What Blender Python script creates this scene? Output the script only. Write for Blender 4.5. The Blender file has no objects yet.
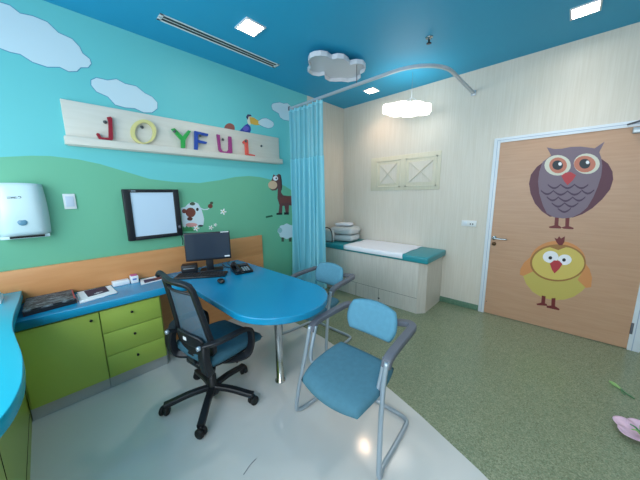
import bpy, bmesh, math, random
from mathutils import Vector, Matrix, Euler
random.seed(7)
SC = bpy.context.scene
COL = SC.collection
PI = math.pi
# ------------------------------------------------------------------ materials
def new_mat(name):
    m = bpy.data.materials.new(name); m.use_nodes = True
    return m, m.node_tree, m.node_tree.nodes['Principled BSDF']
def lin(c):
    return tuple(((v/255)/12.92 if v/255 <= .04045 else (((v/255)+.055)/1.055)**2.4) for v in c)
def mat(name, rgb, rough=.5, metal=0, spec=.5, bump=0, bscale=200, var=0, vscale=3, coat=0, emit=None, estr=0, alpha=1, trans=0, stretch=(1,1,1)):
    m, nt, b = new_mat(name); c = lin(rgb)
    b.inputs['Base Color'].default_value = (*c, 1)
    b.inputs['Roughness'].default_value = rough
    b.inputs['Metallic'].default_value = metal
    b.inputs['Specular IOR Level'].default_value = spec
    b.inputs['Coat Weight'].default_value = coat
    if trans: b.inputs['Transmission Weight'].default_value = trans
    if alpha < 1: b.inputs['Alpha'].default_value = alpha
    if emit:
        b.inputs['Emission Color'].default_value = (*lin(emit), 1); b.inputs['Emission Strength'].default_value = estr
    if var or bump:
        tc = nt.nodes.new('ShaderNodeTexCoord'); mp = nt.nodes.new('ShaderNodeMapping')
        mp.inputs['Scale'].default_value = stretch
        nt.links.new(tc.outputs['Object'], mp.inputs['Vector'])
    if var:
        n = nt.nodes.new('ShaderNodeTexNoise'); n.inputs['Scale'].default_value = vscale; n.inputs['Detail'].default_value = 5
        r = nt.nodes.new('ShaderNodeValToRGB')
        r.color_ramp.elements[0].position = .3; r.color_ramp.elements[1].position = .7
        r.color_ramp.elements[0].color = (*[max(0, v*(1-var)) for v in c], 1)
        r.color_ramp.elements[1].color = (*[min(1, v*(1+var)) for v in c], 1)
        nt.links.new(mp.outputs[0], n.inputs['Vector']); nt.links.new(n.outputs['Fac'], r.inputs[0]); nt.links.new(r.outputs[0], b.inputs['Base Color'])
    if bump:
        n = nt.nodes.new('ShaderNodeTexNoise'); n.inputs['Scale'].default_value = bscale
        bp = nt.nodes.new('ShaderNodeBump'); bp.inputs['Strength'].default_value = bump; bp.inputs['Distance'].default_value = .002
        nt.links.new(mp.outputs[0], n.inputs['Vector']); nt.links.new(n.outputs['Fac'], bp.inputs['Height']); nt.links.new(bp.outputs[0], b.inputs['Normal'])
    return m
def grain_mat(name, rgb, rgb2, rough, scale, stretch, detail=6, lo=.35, hi=.65, spec=.5, coord='Object'):
    m, nt, b = new_mat(name)
    tc = nt.nodes.new('ShaderNodeTexCoord'); mp = nt.nodes.new('ShaderNodeMapping'); mp.inputs['Scale'].default_value = stretch
    n = nt.nodes.new('ShaderNodeTexNoise'); n.inputs['Scale'].default_value = scale; n.inputs['Detail'].default_value = detail
    r = nt.nodes.new('ShaderNodeValToRGB'); r.color_ramp.elements[0].position = lo; r.color_ramp.elements[1].position = hi
    r.color_ramp.elements[0].color = (*lin(rgb), 1); r.color_ramp.elements[1].color = (*lin(rgb2), 1)
    L = nt.links.new
    L(tc.outputs[coord], mp.inputs['Vector']); L(mp.outputs[0], n.inputs['Vector']); L(n.outputs['Fac'], r.inputs[0]); L(r.outputs[0], b.inputs['Base Color'])
    b.inputs['Roughness'].default_value = rough; b.inputs['Specular IOR Level'].default_value = spec
    return m
# ------------------------------------------------------------------ mesh builder
class MB:
    def __init__(s): s.bm = bmesh.new(); s.mats = []
    def mi(s, m):
        if m not in s.mats: s.mats.append(m)
        return s.mats.index(m)
    def _fin(s, faces, m, smooth):
        i = s.mi(m)
        for f in faces: f.material_index = i; f.smooth = smooth
    def box(s, x0, x1, y0, y1, z0, z1, m, bev=0, seg=2, M=None, smooth=False):
        r = bmesh.ops.create_cube(s.bm, size=1)
        v = r['verts']
        for p in v: p.co = Vector(((x0+x1)/2+p.co.x*(x1-x0), (y0+y1)/2+p.co.y*(y1-y0), (z0+z1)/2+p.co.z*(z1-z0)))
        fs = set(f for p in v for f in p.link_faces)
        if bev:
            es = list(set(e for p in v for e in p.link_edges))
            q = bmesh.ops.bevel(s.bm, geom=es, offset=bev, segments=seg, profile=.5, affect='EDGES')
            vs = set(q['verts']) | set(p for p in v if p.is_valid)
            fs = set(f for p in vs for f in p.link_faces); v = list(vs)
        if M:
            for p in v: p.co = M @ p.co
        s._fin(fs, m, smooth or bool(bev)); return s
    def prism(s, pts, ax, lo, hi, m, bev=0, seg=2, M=None, cap=None, smooth=False, bev_top_only=False):
        """polygon pts in the plane normal to ax ('x': (y,z), 'y': (x,z), 'z': (x,y)) extruded lo..hi"""
        def P(a, b, h): return Vector((h, a, b)) if ax == 'x' else Vector((a, h, b)) if ax == 'y' else Vector((a, b, h))
        A = [s.bm.verts.new(P(a, b, lo)) for a, b in pts]; B = [s.bm.verts.new(P(a, b, hi)) for a, b in pts]
        n = len(pts); f0 = s.bm.faces.new(A[::-1]); f1 = s.bm.faces.new(B); sides = []
        for i in range(n): sides.append(s.bm.faces.new((A[i], A[(i+1) % n], B[(i+1) % n], B[i])))
        fs = [f0, f1]+sides
        bmesh.ops.recalc_face_normals(s.bm, faces=fs)
        vs = set(A+B)
        if bev:
            es = list(f1.edges)+([] if bev_top_only else list(f0.edges))
            q = bmesh.ops.bevel(s.bm, geom=es, offset=bev, segments=seg, profile=.5, affect='EDGES')
            vs = set(q['verts']) | set(p for p in vs if p.is_valid)
            fs = list(set(f for p in vs for f in p.link_faces))
        s._fin(fs, m, smooth)
        if bev:
            for f in fs:
                if len(f.verts) <= 4: f.smooth = True
        if cap and not bev: f1.material_index = s.mi(cap)
        if M:
            for p in vs: p.co = M @ p.co
        return s
    def tube(s, pts, r, m, n=10, res=6, rect=None, closed=False, smooth_path=True, caps=True, M=None):
        P = [Vector(p) for p in pts]
        if smooth_path and len(P) > 2:
            Q = []
            N = len(P)
            rng = range(N) if closed else range(N-1)
            for i in rng:
                p0 = P[(i-1) % N] if closed or i > 0 else P[0]*2-P[1]
                p1 = P[i]; p2 = P[(i+1) % N]
                p3 = P[(i+2) % N] if closed or i+2 < N else P[-1]*2-P[-2]
                for k in range(res):
                    t = k/res
                    Q.append(.5*((2*p1)+(p2-p0)*t+(2*p0-5*p1+4*p2-p3)*t*t+(3*p1-p0-3*p2+p3)*t**3))
            if not closed: Q.append(P[-1])
            P = Q
        rr = r if callable(r) else (lambda t: r)
        N = len(P); rings = []
        T0 = (P[1]-P[0]).normalized()
        up = Vector((0, 0, 1)) if abs(T0.z) < .9 else Vector((1, 0, 0))
        X = T0.cross(up).normalized()
        for i in range(N):
            if closed: T = (P[(i+1) % N]-P[i-1]).normalized()
            else: T = (P[min(i+1, N-1)]-P[max(i-1, 0)]).normalized()
            X = (X-T*X.dot(T)).normalized(); Y = T.cross(X)
            ring = []
            if rect:
                w, h = rect
                prof = [(-w, -h), (w, -h), (w, h), (-w, h)]
                c = min(w, h)*.35
                prof = [(-w+c, -h), (w-c, -h), (w, -h+c), (w, h-c), (w-c, h), (-w+c, h), (-w, h-c), (-w, -h+c)]
                for a, b in prof: ring.append(s.bm.verts.new(P[i]+X*a+Y*b))
            else:
                R = rr(i/(N-1))
                for k in range(n):
                    a = 2*PI*k/n; ring.append(s.bm.verts.new(P[i]+(X*math.cos(a)+Y*math.sin(a))*R))
            rings.append(ring)
        fs = []; n = len(rings[0])
        for i in range(N if closed else N-1):
            a, b = rings[i], rings[(i+1) % N]
            for k in range(n): fs.append(s.bm.faces.new((a[k], a[(k+1) % n], b[(k+1) % n], b[k])))
        capf = []
        if caps and not closed: capf = [s.bm.faces.new(rings[0][::-1]), s.bm.faces.new(rings[-1])]
        s._fin(fs, m, rect is None); s._fin(capf, m, False)
        if M:
            for q in rings:
                for p in q: p.co = M @ p.co
        bmesh.ops.recalc_face_normals(s.bm, faces=fs+capf)
        return s
    def lathe(s, prof, m, n=24, M=None, smooth=True):
        rings = []
        for r, z in prof:
            rings.append([s.bm.verts.new((r*math.cos(2*PI*k/n), r*math.sin(2*PI*k/n), z)) for k in range(n)] if r > 1e-5 else [s.bm.verts.new((0, 0, z))])
        fs = []
        for a, b in zip(rings, rings[1:]):
            if len(a) == 1 and len(b) == 1: continue
            for k in range(n):
                if len(a) == 1: fs.append(s.bm.faces.new((a[0], b[(k+1) % n], b[k])))
                elif len(b) == 1: fs.append(s.bm.faces.new((a[k], a[(k+1) % n], b[0])))
                else: fs.append(s.bm.faces.new((a[k], a[(k+1) % n], b[(k+1) % n], b[k])))
        if len(rings[0]) > 1: fs.append(s.bm.faces.new(rings[0][::-1]))
        if len(rings[-1]) > 1: fs.append(s.bm.faces.new(rings[-1]))
        bmesh.ops.recalc_face_normals(s.bm, faces=fs)
        s._fin(fs, m, smooth)
        if M:
            for q in rings:
                for p in q: p.co = M @ p.co
        return s
    def pad(s, f, thick, m, n=20, k=.75, p=6, rim=0.0):
        """cushion: f(u,v)->(point, normal) over the squared disc; thickness falls to the rim"""
        top = {}; bot = {}
        for i in range(n+1):
            for j in range(n+1):
                a = -1+2*i/n; b = -1+2*j/n
                u = a*math.sqrt(1-k*b*b/2); v = b*math.sqrt(1-k*a*a/2)
                e = max(abs(a), abs(b)); t = thick/2*math.sqrt(max(0, 1-e**p))+rim
                P, N = f(u, v); P = Vector(P); N = Vector(N).normalized()
                top[i, j] = s.bm.verts.new(P+N*t)
                bot[i, j] = s.bm.verts.new(P-N*t) if (e < 1-1e-6 or rim) else top[i, j]
        fs = []
        for i in range(n):
            for j in range(n):
                fs.append(s.bm.faces.new((top[i, j], top[i+1, j], top[i+1, j+1], top[i, j+1])))
                fs.append(s.bm.faces.new((bot[i, j], bot[i, j+1], bot[i+1, j+1], bot[i+1, j])))
        if rim:
            loop = [(i, 0) for i in range(n)]+[(n, j) for j in range(n)]+[(i, n) for i in range(n, 0, -1)]+[(0, j) for j in range(n, 0, -1)]
            for q in range(len(loop)):
                a, b = loop[q], loop[(q+1) % len(loop)]
                fs.append(s.bm.faces.new((top[a], bot[a], bot[b], top[b])))
        bmesh.ops.recalc_face_normals(s.bm, faces=fs)
        s._fin(fs, m, True); return s
    def build(s, name, parent=None, M=None, sub=0):
        me = bpy.data.meshes.new(name)
        if M: bmesh.ops.transform(s.bm, matrix=M, verts=s.bm.verts)
        s.bm.to_mesh(me); s.bm.free()
        for m in s.mats: me.materials.append(m)
        o = bpy.data.objects.new(name, me); COL.objects.link(o)
        if parent: o.parent = parent
        if sub:
            md = o.modifiers.new('sub', 'SUBSURF'); md.levels = sub; md.render_levels = sub
        return o
def thing(name, label, cat, loc=(0, 0, 0), rz=0, group=None):
    o = bpy.data.objects.new(name, None); COL.objects.link(o); o.empty_display_size = .05
    o.location = loc; o.rotation_euler = (0, 0, rz); o['label'] = label; o['category'] = cat
    if group: o['group'] = group
    return o
def tag(o, label, cat, group=None):
    o['label'] = label; o['category'] = cat
    if group: o['group'] = group
    return o
def struct(o): o['kind'] = 'structure'; return o
def part(mb, name, t):
    """mesh authored in world space, parented under an Empty standing at its place"""
    Mi = (Matrix.Translation(t.location) @ t.rotation_euler.to_matrix().to_4x4()).inverted()
    return mb.build(name, t, Mi)
def reorigin(o):
    """move the origin of a single-mesh thing to the base of its bounds"""
    vs = [v.co for v in o.data.vertices]
    c = Vector(((min(v.x for v in vs)+max(v.x for v in vs))/2, (min(v.y for v in vs)+max(v.y for v in vs))/2, min(v.z for v in vs)))
    o.data.transform(Matrix.Translation(-c)); o.location = c; return o
def copy_tree(o, parent=None):
    c = o.copy(); COL.objects.link(c)
    if parent: c.parent = parent
    for ch in list(o.children): copy_tree(ch, c)
    return c
DECAL = {'owl':[('wing',0,[(0.239,1.802),(0.29,1.756),(0.332,1.677),(0.339,1.584),(0.315,1.478),(0.268,1.372),(0.202,1.289),(0.132,1.234),(0.02,1.255),(0.059,1.613)]),('wing',0,[(-0.174,1.792),(-0.224,1.743),(-0.26,1.669),(-0.273,1.597),(-0.264,1.507),(-0.224,1.416),(-0.169,1.331),(-0.108,1.271),(-0.041,1.234),(-0.009,1.257),(-0.014,1.609)]),('body',1,[(0.23,1.945),(0.166,1.92),(0.114,1.917),(0.05,1.926),(-0.02,1.921),(-0.076,1.905),(-0.119,1.892),(-0.178,1.945),(-0.154,1.853),(-0.173,1.801),(-0.188,1.728),(-0.192,1.637),(-0.182,1.537),(-0.163,1.435),(-0.134,1.339),(-0.093,1.28),(-0.034,1.234),(0.031,1.222),(0.101,1.231),(0.16,1.27),(0.2,1.352),(0.242,1.477),(0.265,1.602),(0.265,1.704),(0.247,1.803),(0.187,1.86)]),('eye_white',2,[(0.028,1.749),(0.029,1.719),(0.04,1.692),(0.059,1.671),(0.085,1.658),(0.115,1.655),(0.147,1.661),(0.178,1.678),(0.204,1.703),(0.222,1.733),(0.23,1.766),(0.228,1.797),(0.216,1.825),(0.195,1.846),(0.168,1.857),(0.137,1.859),(0.106,1.851),(0.076,1.833),(0.052,1.809),(0.036,1.78)]),('eye_white',2.5,[(-0.17,1.747),(-0.169,1.718),(-0.16,1.693),(-0.143,1.673),(-0.121,1.661),(-0.094,1.658),(-0.065,1.664),(-0.038,1.68),(-0.015,1.703),(0.001,1.732),(0.009,1.763),(0.008,1.793),(-0.002,1.819),(-0.02,1.838),(-0.044,1.849),(-0.071,1.851),(-0.099,1.843),(-0.125,1.827),(-0.147,1.804),(-0.162,1.777)]),('eye_ring',3,[(0.056,1.751),(0.057,1.728),(0.064,1.707),(0.077,1.691),(0.094,1.681),(0.115,1.678),(0.136,1.683),(0.157,1.696),(0.174,1.715),(0.186,1.738),(0.192,1.762),(0.191,1.787),(0.184,1.808),(0.17,1.824),(0.152,1.833),(0.132,1.835),(0.11,1.829),(0.091,1.816),(0.074,1.798),(0.062,1.775)]),('eye_ring',3,[(-0.143,1.746),(-0.142,1.722),(-0.134,1.702),(-0.12,1.686),(-0.101,1.676),(-0.078,1.674),(-0.054,1.679),(-0.032,1.692),(-0.013,1.71),(0.001,1.734),(0.007,1.759),(0.006,1.783),(-0.002,1.804),(-0.017,1.82),(-0.037,1.829),(-0.06,1.83),(-0.084,1.824),(-0.106,1.811),(-0.124,1.792),(-0.137,1.77)]),('pupil',4,[(0.086,1.756),(0.086,1.741),(0.091,1.729),(0.099,1.719),(0.109,1.713),(0.121,1.712),(0.134,1.715),(0.147,1.723),(0.157,1.734),(0.164,1.748),(0.168,1.762),(0.167,1.777),(0.163,1.79),(0.155,1.799),(0.144,1.805),(0.131,1.806),(0.119,1.803),(0.107,1.795),(0.097,1.784),(0.09,1.77)]),('pupil',4,[(-0.107,1.753),(-0.107,1.738),(-0.103,1.726),(-0.096,1.716),(-0.086,1.711),(-0.074,1.709),(-0.062,1.712),(-0.051,1.72),(-0.041,1.731),(-0.034,1.744),(-0.03,1.759),(-0.031,1.774),(-0.035,1.786),(-0.042,1.796),(-0.052,1.801),(-0.064,1.802),(-0.076,1.799),(-0.087,1.791),(-0.096,1.78),(-0.103,1.767)]),('eye_glint',5,[(0.096,1.768),(0.096,1.763),(0.098,1.758),(0.1,1.754),(0.104,1.752),(0.108,1.752),(0.112,1.753),(0.116,1.756),(0.119,1.76),(0.122,1.765),(0.123,1.77),(0.123,1.776),(0.122,1.781),(0.119,1.784),(0.116,1.786),(0.112,1.787),(0.107,1.786),(0.103,1.783),(0.1,1.779),(0.097,1.774)]),('eye_glint',5,[(-0.099,1.766),(-0.099,1.761),(-0.097,1.757),(-0.095,1.753),(-0.092,1.751),(-0.088,1.751),(-0.084,1.752),(-0.081,1.754),(-0.078,1.758),(-0.075,1.763),(-0.074,1.768),(-0.074,1.773),(-0.075,1.778),(-0.078,1.781),(-0.081,1.783),(-0.085,1.784),(-0.088,1.783),(-0.092,1.78),(-0.095,1.776),(-0.097,1.771)]),('beak',4,[(0.088,1.653),(0.059,1.68),(0.023,1.684),(-0.02,1.651),(-0.0,1.6),(0.031,1.557),(0.06,1.597)]),('leg',0.5,[(0.092,1.252),(0.062,1.253),(0.055,1.13),(0.086,1.132)]),('leg',0.5,[(0.013,1.256),(-0.018,1.257),(-0.026,1.13),(0.002,1.13)]),('foot',1,[(0.129,1.129),(0.084,1.149),(0.054,1.149),(0.029,1.13),(0.035,1.117),(0.12,1.115)]),('foot',1,[(0.032,1.128),(0.003,1.143),(-0.029,1.145),(-0.062,1.131),(-0.058,1.117),(0.012,1.117)]),('chest_scallop',2,[(0.184,1.575),(0.17,1.561),(0.156,1.55),(0.142,1.542),(0.13,1.539),(0.117,1.541),(0.106,1.548),(0.095,1.559),(0.084,1.571),(0.082,1.558),(0.093,1.543),(0.104,1.53),(0.115,1.522),(0.127,1.519),(0.14,1.522),(0.154,1.531),(0.168,1.545),(0.182,1.561)]),('chest_scallop',2,[(0.084,1.571),(0.069,1.558),(0.055,1.547),(0.042,1.539),(0.029,1.536),(0.016,1.538),(0.004,1.545),(-0.007,1.556),(-0.018,1.568),(-0.02,1.554),(-0.009,1.54),(0.002,1.528),(0.014,1.519),(0.026,1.517),(0.04,1.52),(0.053,1.529),(0.068,1.542),(0.082,1.558)]),('chest_scallop',2,[(-0.018,1.568),(-0.032,1.555),(-0.045,1.544),(-0.058,1.536),(-0.071,1.534),(-0.083,1.536),(-0.094,1.542),(-0.105,1.552),(-0.115,1.564),(-0.117,1.551),(-0.106,1.537),(-0.096,1.525),(-0.085,1.517),(-0.073,1.514),(-0.061,1.518),(-0.047,1.526),(-0.034,1.539),(-0.02,1.554)]),('chest_scallop',2,[(0.233,1.515),(0.219,1.502),(0.205,1.49),(0.191,1.482),(0.178,1.479),(0.165,1.482),(0.153,1.489),(0.142,1.5),(0.131,1.513),(0.129,1.499),(0.14,1.484),(0.151,1.471),(0.163,1.462),(0.176,1.459),(0.189,1.462),(0.203,1.471),(0.217,1.485),(0.232,1.501)]),('chest_scallop',2,[(0.13,1.507),(0.115,1.494),(0.101,1.482),(0.087,1.475),(0.073,1.472),(0.06,1.475),(0.048,1.482),(0.037,1.492),(0.025,1.505),(0.024,1.491),(0.035,1.476),(0.046,1.464),(0.058,1.455),(0.071,1.452),(0.085,1.455),(0.099,1.464),(0.113,1.477),(0.129,1.493)]),('chest_scallop',2,[(0.025,1.505),(0.011,1.492),(-0.003,1.481),(-0.016,1.474),(-0.029,1.471),(-0.041,1.473),(-0.053,1.48),(-0.064,1.491),(-0.074,1.503),(-0.076,1.49),(-0.065,1.475),(-0.055,1.463),(-0.043,1.454),(-0.031,1.452),(-0.018,1.455),(-0.005,1.463),(0.009,1.476),(0.024,1.491)]),('chest_scallop',2,[(-0.073,1.514),(-0.086,1.502),(-0.098,1.491),(-0.11,1.484),(-0.121,1.481),(-0.132,1.484),(-0.142,1.49),(-0.152,1.501),(-0.161,1.512),(-0.163,1.499),(-0.153,1.485),(-0.144,1.473),(-0.134,1.465),(-0.123,1.462),(-0.112,1.465),(-0.1,1.474),(-0.087,1.486),(-0.075,1.501)]),('chest_scallop',2,[(0.178,1.449),(0.165,1.435),(0.152,1.424),(0.14,1.417),(0.128,1.414),(0.117,1.417),(0.106,1.424),(0.096,1.435),(0.086,1.448),(0.084,1.434),(0.094,1.419),(0.104,1.406),(0.115,1.397),(0.126,1.394),(0.138,1.397),(0.15,1.405),(0.164,1.419),(0.177,1.434)]),('chest_scallop',2,[(0.085,1.442),(0.071,1.429),(0.056,1.418),(0.042,1.411),(0.029,1.408),(0.017,1.411),(0.005,1.418),(-0.007,1.429),(-0.018,1.442),(-0.019,1.428),(-0.008,1.413),(0.003,1.4),(0.015,1.392),(0.027,1.388),(0.04,1.391),(0.054,1.4),(0.069,1.413),(0.084,1.428)]),('chest_scallop',2,[(-0.017,1.446),(-0.03,1.433),(-0.043,1.422),(-0.055,1.415),(-0.067,1.413),(-0.078,1.415),(-0.089,1.422),(-0.099,1.433),(-0.108,1.445),(-0.11,1.432),(-0.1,1.417),(-0.091,1.405),(-0.08,1.396),(-0.069,1.393),(-0.058,1.396),(-0.045,1.405),(-0.032,1.417),(-0.019,1.432)]),('chest_scallop',2,[(0.133,1.385),(0.119,1.372),(0.105,1.361),(0.092,1.354),(0.079,1.352),(0.067,1.354),(0.056,1.362),(0.045,1.373),(0.034,1.386),(0.033,1.372),(0.043,1.357),(0.054,1.344),(0.065,1.335),(0.077,1.331),(0.09,1.334),(0.103,1.343),(0.117,1.356),(0.131,1.371)]),('chest_scallop',2,[(0.034,1.386),(0.02,1.374),(0.006,1.363),(-0.008,1.356),(-0.02,1.353),(-0.033,1.356),(-0.044,1.364),(-0.056,1.375),(-0.067,1.387),(-0.068,1.374),(-0.057,1.359),(-0.046,1.346),(-0.035,1.337),(-0.023,1.334),(-0.01,1.336),(0.004,1.345),(0.018,1.357),(0.033,1.372)]),('chest_scallop',2,[(0.081,1.331),(0.067,1.318),(0.053,1.308),(0.04,1.301),(0.027,1.298),(0.015,1.301),(0.003,1.309),(-0.008,1.32),(-0.018,1.334),(-0.02,1.32),(-0.009,1.304),(0.001,1.291),(0.013,1.282),(0.025,1.278),(0.037,1.281),(0.051,1.289),(0.065,1.302),(0.079,1.317)])],
'chick':[('body',0,[(0.29,0.552),(0.249,0.642),(0.026,0.756),(-0.189,0.715),(-0.212,0.539),(-0.194,0.495),(-0.141,0.42),(-0.075,0.369),(0.011,0.339),(0.105,0.345),(0.191,0.389),(0.257,0.47)]),('wing',1,[(0.246,0.782),(0.297,0.709),(0.323,0.627),(0.32,0.561),(0.29,0.552),(0.195,0.634),(0.226,0.711)]),('wing',1,[(-0.174,0.8),(-0.22,0.731),(-0.246,0.649),(-0.251,0.549),(-0.217,0.534),(-0.148,0.604),(-0.172,0.692)]),('head',2,[(-0.182,0.811),(-0.183,0.771),(-0.176,0.731),(-0.162,0.693),(-0.141,0.657),(-0.114,0.624),(-0.081,0.598),(-0.043,0.577),(-0.002,0.564),(0.04,0.558),(0.083,0.562),(0.124,0.574),(0.162,0.594),(0.194,0.622),(0.22,0.657),(0.238,0.696),(0.247,0.739),(0.246,0.784),(0.237,0.828),(0.219,0.869),(0.193,0.906),(0.161,0.937),(0.125,0.962),(0.085,0.979),(0.043,0.987),(0.001,0.988),(-0.039,0.981),(-0.076,0.966),(-0.109,0.945),(-0.137,0.918),(-0.159,0.885),(-0.174,0.85)]),('head_outline',3,[(-0.187,0.789),(-0.188,0.759),(-0.185,0.729),(-0.176,0.699),(-0.163,0.67),(-0.145,0.643),(-0.123,0.619),(-0.098,0.597),(-0.069,0.578),(-0.038,0.564),(-0.005,0.554),(0.029,0.549),(0.064,0.549),(0.098,0.554),(0.13,0.564),(0.16,0.579),(0.186,0.599),(0.209,0.623),(0.226,0.651),(0.238,0.682),(0.244,0.714),(0.244,0.747),(0.239,0.781),(0.227,0.813),(0.211,0.843),(0.189,0.871),(0.164,0.896),(0.135,0.916),(0.104,0.932),(0.071,0.944),(0.037,0.95),(0.004,0.952),(-0.029,0.949),(-0.06,0.941),(-0.089,0.929),(-0.115,0.913),(-0.138,0.893),(-0.157,0.87),(-0.171,0.845),(-0.182,0.818)]),('face',4,[(-0.176,0.787),(-0.177,0.76),(-0.173,0.732),(-0.165,0.705),(-0.152,0.679),(-0.136,0.654),(-0.115,0.631),(-0.091,0.611),(-0.065,0.595),(-0.035,0.581),(-0.004,0.572),(0.028,0.568),(0.06,0.568),(0.091,0.572),(0.121,0.581),(0.149,0.595),(0.173,0.613),(0.194,0.635),(0.21,0.66),(0.221,0.688),(0.226,0.717),(0.227,0.747),(0.221,0.777),(0.211,0.807),(0.195,0.834),(0.176,0.86),(0.152,0.882),(0.125,0.901),(0.096,0.912),(0.063,0.902),(0.029,0.889),(0.0,0.911),(-0.028,0.928),(-0.057,0.925),(-0.084,0.914),(-0.108,0.9),(-0.129,0.882),(-0.147,0.861),(-0.161,0.838),(-0.17,0.813)]),('eye_white',5,[(0.019,0.818),(0.02,0.798),(0.027,0.779),(0.039,0.762),(0.055,0.75),(0.074,0.744),(0.093,0.743),(0.112,0.75),(0.128,0.762),(0.139,0.779),(0.144,0.798),(0.143,0.819),(0.135,0.839),(0.123,0.855),(0.106,0.867),(0.087,0.873),(0.068,0.872),(0.05,0.866),(0.035,0.854),(0.024,0.837)]),('eye_white',5.5,[(-0.083,0.804),(-0.082,0.787),(-0.076,0.771),(-0.066,0.756),(-0.053,0.746),(-0.037,0.741),(-0.021,0.74),(-0.005,0.746),(0.008,0.756),(0.017,0.77),(0.021,0.787),(0.021,0.805),(0.015,0.822),(0.004,0.836),(-0.009,0.846),(-0.025,0.851),(-0.042,0.851),(-0.057,0.845),(-0.069,0.835),(-0.078,0.821)]),('pupil',6,[(0.067,0.8),(0.068,0.794),(0.069,0.789),(0.072,0.784),(0.076,0.781),(0.08,0.78),(0.085,0.78),(0.089,0.782),(0.093,0.785),(0.096,0.79),(0.097,0.795),(0.097,0.801),(0.095,0.807),(0.093,0.811),(0.089,0.814),(0.084,0.816),(0.079,0.816),(0.075,0.814),(0.071,0.81),(0.069,0.806)]),('pupil',6,[(-0.04,0.795),(-0.04,0.79),(-0.038,0.784),(-0.036,0.78),(-0.032,0.777),(-0.028,0.775),(-0.023,0.775),(-0.019,0.777),(-0.016,0.781),(-0.013,0.785),(-0.012,0.791),(-0.012,0.796),(-0.013,0.802),(-0.016,0.806),(-0.02,0.809),(-0.024,0.811),(-0.028,0.811),(-0.033,0.809),(-0.036,0.805),(-0.039,0.801)]),('beak',7,[(0.08,0.736),(0.05,0.776),(0.01,0.779),(-0.019,0.747),(0.001,0.689),(0.031,0.636),(0.054,0.668)]),('comb',7,[(0.072,1.016),(0.049,1.007),(0.038,1.036),(0.021,1.014),(-0.006,1.04),(-0.008,0.981),(0.005,0.944),(0.028,0.941),(0.051,0.971)]),('leg',0.5,[(0.108,0.368),(0.076,0.366),(0.072,0.269),(0.104,0.266)]),('leg',0.5,[(0.026,0.358),(-0.005,0.367),(-0.012,0.262),(0.018,0.257)]),('foot',1,[(0.145,0.259),(0.105,0.284),(0.06,0.284),(0.049,0.261),(0.135,0.246)]),('foot',1,[(0.057,0.262),(0.017,0.275),(-0.018,0.274),(-0.05,0.256),(-0.047,0.24),(0.055,0.241)])],
'cow':[('body',0,[(0.984,1.382),(1.026,1.39),(1.056,1.417),(1.086,1.436),(1.129,1.435),(1.162,1.419),(1.179,1.383),(1.191,1.352),(1.202,1.301),(1.209,1.249),(1.197,1.188),(1.175,1.174),(1.14,1.178),(1.137,1.193),(1.091,1.183),(1.005,1.176),(0.984,1.193),(0.98,1.247),(0.984,1.315)]),('tail',0,[(1.178,1.378),(1.217,1.356),(1.258,1.359),(1.275,1.37),(1.277,1.362),(1.257,1.347),(1.214,1.346),(1.182,1.363)]),('tail_tuft',1,[(1.318,1.385),(1.313,1.373),(1.302,1.364),(1.288,1.362),(1.275,1.366),(1.265,1.375),(1.263,1.387),(1.268,1.4),(1.278,1.408),(1.292,1.411),(1.306,1.407),(1.315,1.398)]),('clover_leaf',2,[(1.327,1.42),(1.323,1.412),(1.313,1.407),(1.301,1.407),(1.292,1.413),(1.289,1.421),(1.293,1.43),(1.303,1.435),(1.315,1.434),(1.324,1.429)]),('head_patch',1,[(1.126,1.325),(1.122,1.31),(1.113,1.296),(1.101,1.285),(1.086,1.279),(1.069,1.277),(1.054,1.281),(1.041,1.289),(1.031,1.301),(1.025,1.316),(1.024,1.331),(1.028,1.347),(1.036,1.361),(1.048,1.371),(1.063,1.378),(1.079,1.379),(1.095,1.376),(1.108,1.368),(1.119,1.356),(1.125,1.342)]),('ear',1,[(1.035,1.345),(1.031,1.334),(1.022,1.326),(1.01,1.324),(0.999,1.327),(0.992,1.336),(0.99,1.348),(0.994,1.359),(1.003,1.367),(1.015,1.37),(1.026,1.366),(1.033,1.357)]),('snout',2,[(1.089,1.26),(1.085,1.252),(1.077,1.245),(1.065,1.242),(1.052,1.244),(1.041,1.248),(1.034,1.256),(1.032,1.264),(1.036,1.273),(1.044,1.279),(1.056,1.282),(1.069,1.281),(1.08,1.276),(1.087,1.269)]),('back_spot',1,[(1.13,1.418),(1.126,1.41),(1.118,1.404),(1.106,1.401),(1.093,1.402),(1.082,1.406),(1.075,1.412),(1.073,1.42),(1.076,1.427),(1.085,1.433),(1.096,1.436),(1.109,1.436),(1.12,1.432),(1.128,1.426)]),('ear_spot',1,[(1.161,1.357),(1.158,1.348),(1.152,1.341),(1.145,1.339),(1.138,1.342),(1.134,1.349),(1.133,1.358),(1.136,1.367),(1.141,1.373),(1.148,1.375),(1.155,1.373),(1.159,1.366)]),('udder',2,[(1.131,1.192),(1.126,1.184),(1.112,1.178),(1.092,1.175),(1.069,1.176),(1.047,1.179),(1.029,1.186),(1.017,1.194),(1.013,1.203),(1.018,1.211),(1.032,1.217),(1.051,1.22),(1.074,1.219),(1.096,1.216),(1.115,1.209),(1.128,1.201)]),('hoof',2,[(1.193,1.176),(1.189,1.171),(1.179,1.168),(1.164,1.168),(1.15,1.171),(1.141,1.176),(1.137,1.181),(1.142,1.186),(1.152,1.189),(1.166,1.189),(1.18,1.186),(1.19,1.181)])],
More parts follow.
